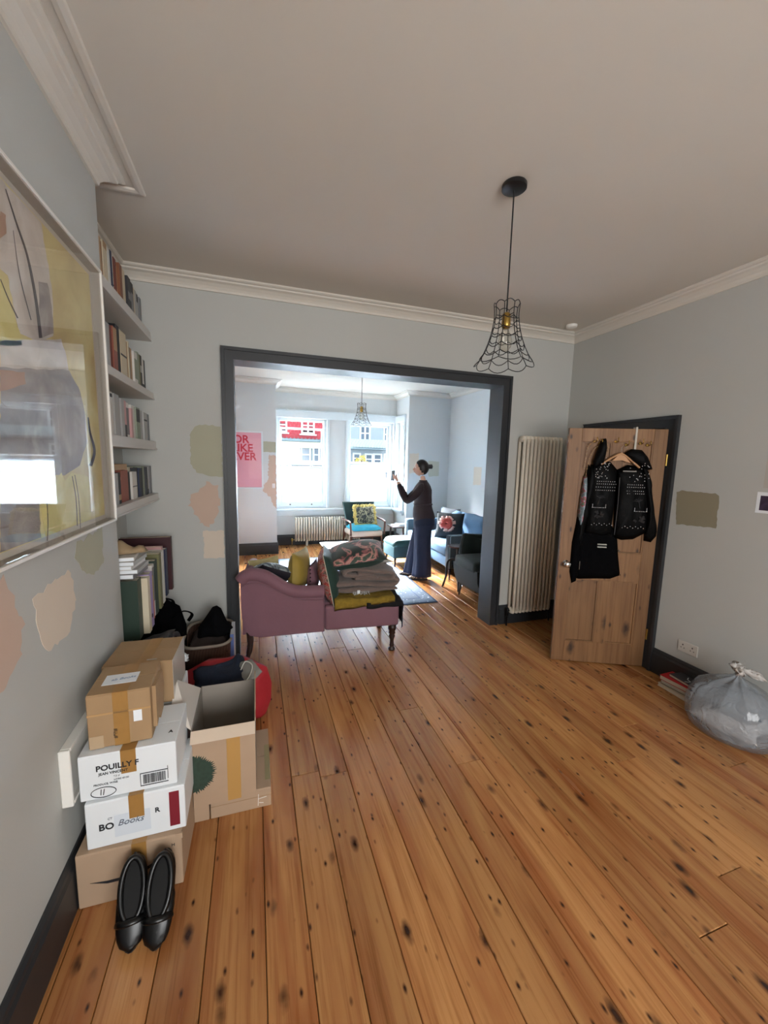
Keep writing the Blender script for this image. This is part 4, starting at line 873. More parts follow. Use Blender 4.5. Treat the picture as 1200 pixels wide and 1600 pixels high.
# ---------------------------------------------------------------- shoes leaning on the boxes
def shoe(name, label, loc, rz, pitch):
    t = thing(name, label, 'shoe', loc, rot=(pitch, 0, rz), group='pair of black shoes by the boxes')
    # local: toe at -Y (down), heel at +Y
    b = B(); rings = []
    for i in range(15):
        f = i/14; y = -.135+.27*f; wd = .047*(1-abs(2*f-1)**3.2)**.5*(1.0 if f < .55 else .88)+.003; hh = .018+.034*math.sin(min(1, f*1.6)*PI*.5)*(1-.2*f)
        rings.append([(wd*math.cos(a), y, hh*.5+hh*.5*math.sin(a)*(1 if math.sin(a) > 0 else .9)) for a in [k*2*PI/16 for k in range(16)]])
    b.loft(rings).obj('upper', leather_s, t, smooth=True)
    b = B(); P = [(.046*math.cos(a)*(1.0 if math.sin(a) < 0 else .86), .137*math.sin(a)) for a in [k*2*PI/30 for k in range(30)]]
    b.prism(P, -.012, .006, 'XY').obj('sole', mat('rubber_sole', '#0b0b0c', .6), t)
    ring = smooth_path([(.036*math.cos(a), .03+.088*math.sin(a), .052+.012*math.sin(a)) for a in [k*2*PI/16 for k in range(17)]], 3)
    B().tube(ring, .010, 8, cap=False).obj('collar', leather_s, t, smooth=True)
    P = [(.031*math.cos(a), .03+.082*math.sin(a)) for a in [k*2*PI/20 for k in range(20)]]
    B().prism(P, .046, .049, 'XY').obj('insole', mat('insole', '#060607', .8), t)
    B().tube(smooth_path([(-.046,-.05,.02),(-.03,-.055,.045),(0,-.057,.055),(.03,-.055,.045),(.046,-.05,.02)], 4), .011, 8, flat=.5).obj('strap', leather_s, t, smooth=True)
leather_s = mat('polished_leather', '#050506', .3, spec=.4)
shoe('slip_on_shoe', 'black slip-on shoe propped on its toe, left of the pair', (-.440, 1.437, .092), .10, math.radians(42))
shoe('slip_on_shoe', 'black slip-on shoe propped on its toe, right of the pair', (-.348, 1.42, .092), -.05, math.radians(42))

# ---------------------------------------------------------------- louvred vent on the left wall
v = thing('wall_vent', 'white louvred vent cover low on the left wall behind the boxes', 'vent', (PXW, 1.68, .53))
for a in ((.0,-.135,-.11,.035,-.122,.11), (0,.122,-.11,.035,.135,.11), (0,-.122,.097,.035,.122,.11), (0,-.122,-.11,.035,.122,-.097)): B().box(*a, bev=.003).obj('frame', trimw, v)
for i in range(7): B().box(.004, -.115, -.004, .028, .115, .002, M=Matrix.Translation((0,0,-.075+i*.025)) @ Matrix.Rotation(.6, 4, 'Y')).obj('slat', trimw, v)
B().box(0, -.115, -.09, .003, .115, .09).obj('backing', mat('vent_dark', '#4a4a4a', .9), v)

# ---------------------------------------------------------------- bags and basket in the alcove corner
bg1 = thing('laptop_bag', 'bulky black holdall with a grey top panel behind the stacked boxes', 'bag', (-.68, 2.68, 0))
B().puff([(-.20,0),(.19,0),(.215,.25),(.19,.45),(.10,.53),(-.05,.50),(-.18,.43),(-.22,.2)], .17, both=True, jit=.02).obj('body', blackcloth, bg1, smooth=True)
B().pillow(.30, .20, .07, M=Matrix.Translation((.03, .0, .50)) @ Matrix.Rotation(-.32, 4, 'Y'), rough=.02).obj('top_panel', mat('grey_nylon', '#4e4e50', .6, bump=.2), bg1, smooth=True)
B().tube(smooth_path([(.15,-.12,.3),(.19,-.13,.42),(.17,-.05,.55),(.19,.06,.52),(.20,.1,.35)], 6), .016, 8, flat=.4).obj('handle', mat('grey_strap', '#3c3c40', .7), bg1, smooth=True)
bg2 = thing('backpack', 'black rucksack standing against the alcove wall under the low shelf books', 'bag', (-.665, 3.08, 0))
B().puff([(-.18,0),(.16,0),(.17,.45),(.13,.60),(.05,.655),(-.08,.66),(-.16,.56),(-.19,.3)], .15, both=True, jit=.03).obj('body', blackcloth, bg2, smooth=True)
B().tube(smooth_path([(.10,-.10,.55),(.17,-.12,.60),(.22,-.08,.56),(.19,-.05,.50)], 6), .012, 8, flat=.4).tube(smooth_path([(.0,-.1,.64),(.04,-.12,.70),(.10,-.1,.68),(.11,-.08,.62)], 6), .012, 8, flat=.4).obj('strap', blackcloth, bg2, smooth=True)
o = B().pillow(.07, .05, .02, M=Matrix.Rotation(.5, 4, 'X') @ Matrix.Rotation(.4, 4, 'Y'), n=8, rough=.03).obj('tissue', paper, smooth=True, loc=(-.43, 2.49, .485)); tag(o, 'crumpled white tissue on the edge of the black holdall', 'paper')
wick = ramp_mat('wicker', [(0,'#2c1c16'),(.5,'#55392c'),(1,'#7a5542')], 60, .8, 'wave', dist=2, bump=.8)
bk = thing('wicker_basket', 'brown wicker basket with a pale cloth rim on the floor by the opening', 'basket', (-.345, 3.08, 0))
rings = []
for i in range(7):
    f = i/6; z = .365*f; a_, b_ = .145+.02*f, .22+.02*f
    rings.append([(a_*(abs(math.cos(t))**.5)*(1 if math.cos(t) > 0 else -1), b_*(abs(math.sin(t))**.5)*(1 if math.sin(t) > 0 else -1), z) for t in [k*2*PI/36 for k in range(36)]])
b = B().loft(rings, cap=False); b.bm.faces.new([b.bm.verts[i] if False else v_ for i, v_ in enumerate(list(b.bm.verts)[:36])][::-1]); b.obj('body', wick, bk, smooth=True)
B().tube([(x_, y_, z_+.004) for x_, y_, z_ in rings[-1]]+[tuple(Vector(rings[-1][0])+Vector((0,0,.004)))], .011, 8, cap=False).obj('rim', mat('rim_cloth', '#8f8478', .9), bk, smooth=True)
B().pillow(.28, .42, .10, M=Matrix.Translation((0,0,.31)), rough=.03, seed=3).obj('lining', mat('basket_cloth', '#3a2f2c', .9), bk, smooth=True)
hat = B().puff([(-.11,-.02),(.12,-.02),(.14,.03),(.10,.08),(.06,.19),(.03,.215),(.0,.205),(-.05,.13),(-.10,.06)], .10, both=True, jit=.012).obj('felt_hat', mat('black_felt', '#07070a', .95, spec=.1), smooth=True, loc=(-.315, 3.06, .372)); tag(hat, 'black felt hat or hood lying peaked on the wicker basket', 'hat')
fo = thing('folder', 'thin white and blue folder standing between the basket and the opening', 'folder', (-.178, 3.06, 0))
B().box(-.012, -.12, 0, .012, .12, .40, .001).obj('cover', mat('folder_white', '#cdd2da', .5), fo); B().box(-.0125, -.1215, .0, .0125, -.12, .40).obj('spine', mat('folder_blue', '#5b6fa5', .5), fo, label='blue folder spine')
rbg = thing('red_tote', 'large red fabric bag bulging behind the open box', 'bag', (-.205, 2.56, 0), -.1)
B().puff([(-.26,.0),(.25,.0),(.285,.10),(.29,.22),(.26,.33),(.10,.415),(-.12,.40),(-.27,.32),(-.30,.14)], .17, both=True, jit=.02, n=9).obj('body', mat('red_nylon', '#a8242e', .55, nscale=6, namt=.12, bump=.3, bscale=14), rbg, smooth=True)
B().tube(smooth_path([(-.16,-.12,.22),(-.10,-.14,.33),(.02,-.13,.35),(.12,-.12,.27)], 6), .012, 8, flat=.4).obj('handle', MATS['red_nylon'], rbg, smooth=True)
nv = B().pillow(.31, .25, .09, rough=.05, seed=2, n=16).obj('navy_jumper', mat('navy_wool', '#111a2c', .95, bump=.3, bscale=80), smooth=True, loc=(-.20, 2.36, .375), rot=(.5, -.12, .2)); tag(nv, 'dark navy jumper laid over the red bag', 'clothing')
gs = thing('grey_pouch', 'grey pouch with a pale looped cord lying on the navy jumper', 'pouch', (-.075, 2.36, .385), rot=(.5, -.5, .5))
B().puff([(-.09,-.07),(.08,-.06),(.09,.05),(.03,.09),(-.07,.02)], .025, 'XY', sign=1, both=True).obj('body', mat('grey_felt', '#77756f', .9), gs, smooth=True); B().tube(smooth_path([(-.08,-.05,.03),(.0,-.04,.035),(.06,0,.035),(.05,.05,.035),(0,.03,.035)], 6), .0035, 6).obj('cord', mat('pale_rope', '#b9b8b0', .8), gs, smooth=True)
o = B().box(-.05, -.035, 0, .05, .035, .003, .001).obj('card', mat('grey_card', '#b8b4ae', .7), loc=(-.40, 2.42, .30), rot=(.5, .1, .3)); tag(o, 'pale card lying on the left of the red bag', 'paper')

# ---------------------------------------------------------------- by the right wall
grp = 'books piled on the floor by the pine door'
zz = .0006
for i, (c_, hh, x0, y0, y1, lb) in enumerate([('cream',.026,2.955,1.80,2.055,'cream book at the bottom of the floor pile by the door'),('black',.022,2.975,1.80,2.045,'black book second from the bottom of the floor pile'),('white',.016,2.965,1.79,2.04,'thin white book in the middle of the floor pile'),('brick red',.034,2.955,1.79,2.045,'bright red book near the top of the floor pile'),('charcoal',.02,2.985,1.80,2.00,'black book with a pale curve lying on top of the floor pile')]):
    if c_ == 'brick red': CN['bright red'] = '#b81a20'; c_ = 'bright red'
    o = flatbook('book', x0, 3.10, y0, y1, zz, hh, c_, lb, grp, rz=(-.06, .03, 0, .04, -.12)[i]); zz += hh+.0006
B().tube(smooth_path([(-.05,-.02,.0212),(-.01,-.03,.0212),(.0,.0,.0212),(.03,.02,.0212)], 5), .003, 5, flat=.2).obj('cover_curve', paper, o)
sk = thing('double_socket', 'white double wall socket low on the right wall above the floor books', 'socket', (XR, 1.98, .32))
B().box(-.009, -.072, -.043, 0, .072, .043, .003).obj('plate', mat('socket_white', '#c9c5be', .4), sk)
for y_ in (-.035, .035):
    b = B()
    for q in ((-.004,.004,.010,.02), (-.015,-.008,-.012,-.006), (.008,.015,-.012,-.006)): b.box(-.0096, y_+q[0], q[2], -.0088, y_+q[1], q[3])
    b.obj('socket_holes', ink, sk); B().box(-.012, y_-.006, .024, -.009, y_+.006, .036, .001).obj('switch', MATS['socket_white'], sk)
plast = bpy.data.materials.new('clear_plastic'); plast.use_nodes = True
_n = plast.node_tree.nodes; _l = plast.node_tree.links; _n.remove(_n['Principled BSDF'])
_t = _n.new('ShaderNodeBsdfTransparent'); _t.inputs[0].default_value = (.86, .88, .9, 1); _d = _n.new('ShaderNodeBsdfPrincipled'); _d.inputs['Base Color'].default_value = C('#b9bfc6'); _d.inputs['Roughness'].default_value = .16; _d.inputs['Coat Weight'].default_value = 1
_x = _n.new('ShaderNodeMixShader'); _x.inputs[0].default_value = .42; _b = _n.new('ShaderNodeBump'); _b.inputs['Strength'].default_value = .7; _b.inputs['Distance'].default_value = .02
_tc = _n.new('ShaderNodeTexCoord'); _q = _n.new('ShaderNodeTexNoise'); _q.inputs['Scale'].default_value = 14; _q.inputs['Distortion'].default_value = 1.5; _l.new(_tc.outputs['Object'], _q.inputs[0]); _l.new(_q.outputs[0], _b.inputs['Height']); _l.new(_b.outputs[0], _d.inputs['Normal'])
_l.new(_t.outputs[0], _x.inputs[1]); _l.new(_d.outputs[0], _x.inputs[2]); _l.new(_x.outputs[0], _n['Material Output'].inputs[0])
pb = thing('plastic_sack', 'knotted clear plastic sack of grey and white things by the right wall', 'bag', (2.885, 1.515, 0), .15)
rings = []; NS = 72
prof = [(.60,.004),(.90,.02),(1.0,.08),(1.0,.16),(.94,.23),(.80,.29),(.55,.335),(.28,.365),(.10,.385),(.06,.40)]
for i, (r_, z) in enumerate(prof):
    f = i/9
    rings.append([((.215*r_*(1+.05*noise.noise(Vector((math.cos(a)*1.5, math.sin(a)*1.5, z*6)))+(.22*f)*abs(noise.noise(Vector((a*4.2, 0, 7))))))*math.cos(a)*1.0, (.245*r_*(1+.05*noise.noise(Vector((math.cos(a)*1.5, math.sin(a)*1.5, z*6+4)))+(.22*f)*abs(noise.noise(Vector((a*4.2, 0, 7))))))*math.sin(a), max(.003, z+.02*noise.noise(Vector((math.cos(a)*2, math.sin(a)*2, z*5+9))) if i > 1 else z)) for a in [k*2*PI/NS for k in range(NS)]])
B().loft(rings).obj('bag', plast, pb, smooth=True)
B().pillow(.34, .38, .19, M=Matrix.Translation((.01, .0, .225)), rough=.04, seed=5, n=16, pinch=.22).obj('grey_contents', mat('grey_fabric', '#5d646c', .8, nscale=7, namt=.2), pb, smooth=True)
B().pillow(.36, .40, .155, M=Matrix.Translation((.0, .0, .09)) @ Matrix.Scale(.93, 4), rough=.02, seed=1, n=16, pinch=.24).obj('white_contents', mat('white_fabric', '#c8c2be', .8), pb, smooth=True)
b = B().tube([(0,0,.39),(.0,0,.41),(0,0,.425)], [.018,.014,.018], 10)
b.pillow(.07, .06, .05, M=Matrix.Translation((-.0,.012,.445)) @ Matrix.Rotation(.5, 4, 'X'), rough=.03, n=10); b.pillow(.13, .05, .035, M=Matrix.Translation((.03,-.055,.425)) @ Matrix.Rotation(-1.0, 4, 'Z') @ Matrix.Rotation(.3, 4, 'Y'), rough=.03, n=10, seed=2); b.pillow(.10, .04, .03, M=Matrix.Translation((-.02,-.01,.43)) @ Matrix.Rotation(.6, 4, 'Z'), rough=.03, n=10, seed=4)
b.obj('knot', mat('gathered_plastic', '#b7b2ae', .35), pb, smooth=True)
for a, l_ in ((PI+.3, .19), (PI+.75, .2), (-PI/2-.2, .21), (-PI/2+.45, .20), (PI-.25, .18), (PI+1.1,.2), (PI+.05,.19)):
    pass
bb = B().puff([(-.10,0),(.10,0),(.11,.10),(.06,.15),(-.07,.14),(-.11,.08)], .06, both=True).obj('black_pouch', blackcloth, smooth=True, loc=(3.01, 1.17, 0)); tag(bb, 'small black bag on the floor behind the plastic sack at the frame edge', 'bag')
ph = thing('photo_print', 'white-bordered photograph with a dark purple image pinned on the right wall', 'photo', (XR, 1.64, 1.475))
B().box(-.0015, -.06, -.068, -.0002, .045, .068).obj('border', paper, ph); B().box(-.002, -.052, -.050, -.0015, .025, .045).obj('image', mat('photo_dark', '#3a2a44', .4, nscale=30, namt=.6), ph)
pp = B().box(-.0012, -.06, -.13, -.0002, .06, .13).obj('paper_sheet', mat('wall_paper_sheet', '#b4aea6', .8), loc=(XR, 1.60, 1.70)); tag(pp, 'sheet of paper pinned on the right wall above the small photograph', 'paper')

# ---------------------------------------------------------------- pink settee
pinkv = mat('pink_velvet', '#7c5661', .75, nscale=4, namt=.1, sheen=.12, bump=.1, bscale=30)
se = thing('settee', 'dusty pink velvet chaise settee seen from behind, on dark turned legs', 'sofa', (-.118, 3.235, 0), math.radians(-5.0))
crv = smooth_path([(-.005,0,.70),(.03,0,.738),(.09,0,.752),(.17,0,.735),(.25,0,.685),(.33,0,.63),(.41,0,.597),(.50,0,.585),(.66,0,.583)], 5)
low = [(.66,.235),(.14,.225),(.06,.245),(.02,.30),(.0,.40),(-.005,.55)]
out = [(p.x, p.z-.02) for p in crv]+low
B().prism(out, .0, .075, 'XZ').obj('back_panel', pinkv, se, angle=35)
B().tube([(p.x, .035, p.z-.005) for p in crv], [.055]*len(crv), 14, flat=1.0).obj('rolled_top', pinkv, se, smooth=True)
B().tube([(p.x, -.012, p.z-.055-.01*math.sin(i*.2)) for i, p in enumerate(crv)], .004, 6).tube([(.655,-.003,.53),(.66,-.003,.24)], .004, 6).obj('piping', pinkv, se, smooth=True)
# scrolled arm at the left end, running away from the camera
b = B(); b.tube([(.045,.04,.70),(.045,.30,.70),(.045,.58,.70)], .05, 14); b.obj('rolled_arm', pinkv, se, smooth=True)
B().prism([(.0,.04),(.0,.58),(.09,.58),(.09,.04)], .24, .70, 'XY').obj('arm_panel', pinkv, se)
B().box(.045, .03, .235, 1.315, .60, .39, .035, seg=3).obj('seat_base', pinkv, se, angle=40)
B().box(.66, .0, .235, 1.32, .055, .455, .028, seg=3).obj('seat_rail', pinkv, se, angle=40)
B().box(.09, .07, .385, 1.31, .60, .455, .03, seg=3).obj('seat_cushion', pinkv, se, angle=40)
B().prism([(p.x, p.z-.03) for p in crv[2:]]+[(.66,.44),(.08,.44)], .075, .14, 'XZ').obj('inside_back', pinkv, se)
B().tube(smooth_path([(.055,.04,.26),(.06,.035,.17),(.045,.02,.08),(.02,.0,.0)], 6), [.028]*6+[.024]*6+[.019]*7, 10).obj('saber_leg', darkwood, se, smooth=True)
B().tube(smooth_path([(.055,.54,.26),(.06,.545,.17),(.045,.56,.08),(.02,.58,.0)], 6), [.026]*6+[.022]*6+[.017]*7, 10).obj('saber_leg', darkwood, se, smooth=True)
lp = [(r_*1.3, z_) for r_, z_ in [(.010,0),(.022,.002),(.024,.018),(.012,.03),(.010,.038),(.017,.045),(.014,.06),(.013,.10),(.022,.135),(.016,.15),(.024,.165),(.018,.18),(.028,.20),(.028,.245)]]
for yy in (.035, .555): B().lathe(lp, 16, c=(1.265, yy)).obj('turned_leg', darkwood, se, smooth=True)
def on_set(x, y, z): v = Matrix.Rotation(math.radians(-5), 4, 'Z') @ Vector((x, y, 0)); return (-.118+v.x, 3.235+v.y, z)

floral_d = ramp_mat('dark_floral', [(0,'#142420'),(.47,'#1b2d27'),(.5,'#8a4f4f'),(.56,'#c08a80'),(.6,'#3a4a3c'),(.7,'#22332a'),(1,'#101d1a')], 5.5, .6, detail=3, dist=1.2, sheen=.3)
floral_r = ramp_mat('rose_floral', [(0,'#3b4038'),(.4,'#6b5a50'),(.46,'#b78f86'),(.52,'#8e2f2f'),(.57,'#c25a48'),(.62,'#c9a79d'),(.72,'#4a4f45'),(1,'#2e332e')], 14, .7, detail=3, dist=1.4)
floral_m = ramp_mat('monochrome_floral', [(0,'#1c2022'),(.42,'#4e5a60'),(.5,'#a8b0b2'),(.58,'#7d8a90'),(.66,'#2c3234'),(1,'#14171a')], 13, .6, detail=3, dist=1.0)
mustv = mat('mustard_velvet', '#9c8436', .6, nscale=8, namt=.16, sheen=.1)
greenv = mat('dark_green_velvet', '#1f3a33', .6, nscale=6, namt=.15, sheen=.08)
navyv = mat('ink_velvet', '#14101c', .6, sheen=.03)
def rotM(rx, ry, rz): return Matrix.Rotation(rz, 4, 'Z') @ Matrix.Rotation(ry, 4, 'Y') @ Matrix.Rotation(rx, 4, 'X')
def cushion(label, loc, rot, w, h, t, front, back, group='cushions heaped on the pink settee', seed=0, piping=None, tassel=None, cat='cushion', nm='cushion'):
    """front face is local +Z, back face local -Z"""
    e = thing(nm, label, cat, loc, group=group, rot=rot)
    def half(sg, m, name):
        n = 14; b = B(); V = {}
        for i in range(n+1):
            for j in range(n+1):
                u = -1+2*i/n; v_ = -1+2*j/n; k1 = 1-.07*(1-v_*v_)*u*u; k2 = 1-.07*(1-u*u)*v_*v_
                z = sg*t/2*max(0, (1-abs(u)**2.4)*(1-abs(v_)**2.4))**.5
                q = noise.noise_vector(Vector((u*2+seed, v_*2, sg*3)))*.012*(1-max(abs(u), abs(v_)))
                V[i, j] = b.bm.verts.new((u*w/2*k1+q.x, v_*h/2*k2+q.y, z+q.z))
        for i in range(n):
            for j in range(n): b.bm.faces.new([V[i, j], V[i+1, j], V[i+1, j+1], V[i, j+1]])
        return b.obj(name, m, e, smooth=True)
    half(1, front, 'front_cover'); half(-1, back, 'back_cover')
    P = []
    for (ax, bx) in (((-1,-1),(1,-1)), ((1,-1),(1,1)), ((1,1),(-1,1)), ((-1,1),(-1,-1))):
        for k_ in range(8):
            u = ax[0]+(bx[0]-ax[0])*k_/8; v_ = ax[1]+(bx[1]-ax[1])*k_/8
            P.append((u*w/2*(1-.07*(1-v_*v_)*u*u), v_*h/2*(1-.07*(1-u*u)*v_*v_), 0))
    P.append(P[0])
    B().tube(P, .0035, 5, cap=False).obj('piping', piping or back, e, smooth=True)
    if tassel:
        b = B()
        for q in P[::1]: b.lathe([(.002,-.007),(.009,0),(.002,.007)], 6, M=Matrix.Translation(q))
        b.obj('pompoms', tassel, e, smooth=True)
    return e
cushion('black and white floral cushion leaning in the curl of the settee arm', on_set(.25, .24, .70), (math.radians(158), math.radians(22), math.radians(14)), .36, .32, .13, navyv, floral_m, seed=1)
cushion('pale yellow floral cushion behind the black and white one on the settee', on_set(.17, .38, .655), (math.radians(70), 0, math.radians(30)), .30, .28, .12, mat('pale_yellow', '#b5a878', .8, nscale=10, namt=.25), ramp_mat('yellow_floral', [(0,'#5b5a3c'),(.5,'#b5a878'),(1,'#d5cba5')], 16), seed=2)
cushion('mustard velvet cushion standing upright on the settee', on_set(.46, .30, .695), (PI/2, math.radians(3), math.radians(66)), .40, .37, .16, mustv, mustv, seed=3)
cushion('pink velvet cushion edged with black pompoms on the settee', on_set(.585, .33, .615), (PI/2, 0, math.radians(70)), .26, .28, .10, pinkv, pinkv, seed=4, tassel=mat('black_pompom', '#15101a', .9))
cushion('rose floral cushion with a dark green back standing on edge on the settee', on_set(.715, .24, .665), (math.radians(78), math.radians(0), math.radians(80)), .46, .46, .17, greenv, floral_r, seed=5, piping=mat('cream_piping', '#c8beaa', .7))
cushion('dark green cushion with pink blooms lying on top of the folded blanket', on_set(.97, .28, .83), (math.radians(9), math.radians(-9), math.radians(-12)), .52, .44, .21, floral_d, greenv, seed=6)
cushion('small white cushion poking out under the floral cushion on the blanket', on_set(1.15, .32, .772), (math.radians(3), math.radians(10), math.radians(30)), .30, .24, .05, mat('white_linen', '#b9b6b0', .9), mat('white_linen', '#b9b6b0', .9), seed=7)
# folded taupe blanket: a fleece folded over and over
fle = mat('taupe_fleece', '#74635c', .95, nscale=14, namt=.12, bump=.5, bscale=120, sheen=.3)
bl = thing('folded_blanket', 'thick folded taupe fleece blanket piled on the end of the settee', 'blanket', on_set(1.03, .30, .50), math.radians(-4))
def folded(b, path, half, y0, y1, seed, ny=14):
    P = smooth_path([(x, 0, z) for x, z in path], 5); n = len(P); V = {}
    for i, p in enumerate(P):
        t = (P[min(i+1, n-1)]-P[max(i-1, 0)]).normalized(); nm = Vector((-t.z, 0, t.x))
        e_ = .55 if i in (0, n-1) else 1
        for j in range(ny+1):
            f = j/ny; y = y0+(y1-y0)*f
            for sd_ in (0, 1):
                q = p+nm*half*e_*(1 if sd_ else -1)*(.55 if j in (0, ny) else 1)
                d_ = noise.noise_vector(Vector((q.x*5+seed, y*5, q.z*11)))*.022+noise.noise_vector(Vector((q.x*17+seed, y*13, q.z*25)))*.006
                V[i, j, sd_] = b.bm.verts.new((q.x+d_.x*(1+.6*math.sin(y*9)), y+d_.y*1.4+.018*math.sin(i*.55+seed), q.z+d_.z*.8))
    for i in range(n-1):
        for j in range(ny):
            b.bm.faces.new([V[i,j,1], V[i+1,j,1], V[i+1,j+1,1], V[i,j+1,1]]); b.bm.faces.new([V[i,j,0], V[i,j+1,0], V[i+1,j+1,0], V[i+1,j,0]])
        for j in (0, ny): b.bm.faces.new([V[i,j,0], V[i+1,j,0], V[i+1,j,1], V[i,j,1]])
    for i in (0, n-1):
        for j in range(ny): b.bm.faces.new([V[i,j,0], V[i,j+1,0], V[i,j+1,1], V[i,j,1]])
b = B(); folded(b, [(.30,.045),(.0,.04),(-.22,.05),(-.29,.08),(-.25,.115),(.0,.095),(.22,.09),(.30,.115),(.25,.150),(.05,.145),(-.10,.155)], .024, -.215, .20, 1.0); b.obj('lower_folds', fle, bl, smooth=True, sub=1)
b = B(); folded(b, [(.10,.175),(-.14,.178),(-.20,.205),(-.15,.235),(.0,.235),(.17,.225),(.245,.19),(.20,.155),(.05,.19),(-.08,.205)], .021, -.225, .19, 5.0); b.obj('upper_folds', fle, bl, smooth=True, sub=1)
o = B()
for i in range(22): x_ = -.12+.15*i/22; o.tube([(x_,-.222,.045),(x_+random.uniform(-.012,.012),-.228,.03),(x_+random.uniform(-.02,.02),-.232,.015+random.uniform(-.01,.01))], .0025, 4)
o.obj('fringe', mat('fringe_white', '#a9a7a3', .8), bl, kind='stuff', label='white woven fringe')
B().box(-.085, -.238, .03, -.06, -.232, .06).obj('care_label', paper, bl)
# mustard sheepskin under the blanket and black fringed throw
def drape(name, label, m, cat, x0, x1, y0, y1, z, drop, loc, rz, th=.012, seed=0, right=0, amp=.006, slope=0):
    nx, ny = 30, 26; b = B(); T = {}; U = {}
    for i in range(nx+1):
        for j in range(ny+1):
            x = x0+(x1-x0)*i/nx; s_ = -(drop*(1-slope*i/nx)*(.75+.35*noise.noise(Vector((x*7+seed, 0, 0)))))+(y1-y0+drop)*j/ny
            y = y0+max(0, s_); zz = z+min(0, s_); yy = y-(.012 if s_ < 0 else 0)
            if right and x > x1-right: over = x-(x1-right); zz -= over; xx_ = x1-right+.012
            else: xx_ = x
            q = noise.noise(Vector((x*12+seed, s_*12, 2)))*amp
            T[i, j] = b.bm.verts.new((xx_+(q+.004 if right and x > x1-right else 0), yy-(q if s_ < 0 else 0), zz+(q if s_ >= 0 else 0)+th)); U[i, j] = b.bm.verts.new((xx_-(.004 if right and x > x1-right else 0), yy+(.006 if s_ < 0 else 0), zz))
    for i in range(nx):
        for j in range(ny): b.bm.faces.new([T[i, j], T[i+1, j], T[i+1, j+1], T[i, j+1]]); b.bm.faces.new([U[i, j], U[i, j+1], U[i+1, j+1], U[i+1, j]])
    for i in range(nx):
        for j_ in (0, ny): b.bm.faces.new([T[i, j_], T[i+1, j_], U[i+1, j_], U[i, j_]])
    for j in range(ny):
        for i_ in (0, nx): b.bm.faces.new([T[i_, j], T[i_, j+1], U[i_, j+1], U[i_, j]])
    o = b.obj(name, m, smooth=True, loc=loc, rot=(0, 0, rz)); tag(o, label, cat); return o
bt = drape('fringed_throw', 'black throw with ragged fringe hanging over the right end of the settee', mat('black_throw', '#0c0a0a', .95), 'throw', 1.02, 1.52, -.008, .50, .462, .055, (-.118, 3.235, 0), math.radians(-5), th=.012, seed=4, right=.19)
sk_ = drape('sheepskin', 'mustard yellow sheepskin under the taupe blanket, drooping over the settee edge', mat('mustard_wool', '#8c7222', .95, nscale=30, namt=.3, bump=.8, bscale=150), 'sheepskin', .745, 1.27, -.012, .52, .487, .10, (-.118, 3.235, 0), math.radians(-5), th=.028, seed=1, amp=.018, slope=.75)
fr = B()
for i in range(60):
    y = .0+random.uniform(0, .45); x = 1.345+random.uniform(-.004, .006); z = .34; l_ = random.uniform(.03, .10); fr.tube([(x,y,z-.03),(x+.004,y+random.uniform(-.01,.01),z-l_*.5),(x,y+random.uniform(-.015,.015),z-l_)], .0018, 4)
fro = fr.obj('fringe', mat('brown_fringe', '#3b2420', .9), bt, kind='stuff')

# ---------------------------------------------------------------- rug
def rug_mat():
    m = bpy.data.materials.new('rug_pile'); m.use_nodes = True; n = m.node_tree.nodes; L = m.node_tree.links; p = n['Principled BSDF']; p.inputs['Roughness'].default_value = .95
    tc = n.new('ShaderNodeTexCoord'); v_ = n.new('ShaderNodeTexVoronoi'); v_.inputs['Scale'].default_value = 19; v_.distance = 'MANHATTAN'; L.new(tc.outputs['Object'], v_.inputs[0])
    w = n.new('ShaderNodeTexNoise'); w.inputs['Scale'].default_value = 46; w.inputs['Detail'].default_value = 3; L.new(tc.outputs['Object'], w.inputs[0])
    a = n.new('ShaderNodeMath'); a.operation = 'ADD'; L.new(v_.outputs['Distance'], a.inputs[0]); L.new(w.outputs[0], a.inputs[1])
    r = n.new('ShaderNodeValToRGB'); e = r.color_ramp.elements; e[0].position = .62; e[0].color = C('#c6cad0'); e[1].position = 1.1; e[1].color = C('#5b6776')
    k_ = e.new(.80); k_.color = C('#98a2ae'); k_ = e.new(.9); k_.color = C('#3f5069'); L.new(a.outputs[0], r.inputs[0]); L.new(r.outputs[0], p.inputs['Base Color']); return m
rg = thing('rug', 'pale blue-grey patterned rug with a dark edge on the far room floor', 'rug', (1.22, 5.42, 0), math.radians(-1.5))
B().box(-.88, -1.22, .0008, .88, 1.22, .008, .001).obj('pile', rug_mat(), rg)
dk_ = mat('rug_edge', '#26344c', .95)
for a in ((-.90,-1.24,.90,-1.22), (-.90,1.22,.90,1.24), (-.90,-1.22,-.88,1.22), (.88,-1.22,.90,1.22)): B().box(a[0], a[1], .0008, a[2], a[3], .009).obj('binding', dk_, rg)
bb_ = B()
for a in ((-.74,-1.08,.74,-1.065), (-.74,1.065,.74,1.08), (-.74,-1.065,-.725,1.065), (.725,-1.065,.74,1.065)): bb_.box(a[0], a[1], .008, a[2], a[3], .0092)
bb_.obj('border_line', mat('rug_line', '#40506a', .95), rg)

# ---------------------------------------------------------------- coffee table
ctb = thing('coffee_table', 'low glass-topped coffee table on the rug behind the settee', 'table', (1.27, 5.95, .009))
B().box(-.30, -.24, .345, .30, .24, .36, .004).obj('top', mat('pale_glass_top', '#c3d3dc', .08, spec=.8), ctb)
for x_ in (-.26, .26):
    for y_ in (-.20, .20): B().tube([(x_,y_,0),(x_,y_,.345)], .014, 8).obj('leg', darkwood, ctb)
o = B().box(-.10, -.14, 0, .10, .14, .006, .001).obj('magazine', mat('magazine_cover', '#a8c0d0', .3, nscale=20, namt=.3), loc=(1.16, 5.93, .3698), rot=(0, 0, .3)); tag(o, 'blue and white magazine lying on the coffee table', 'magazine')

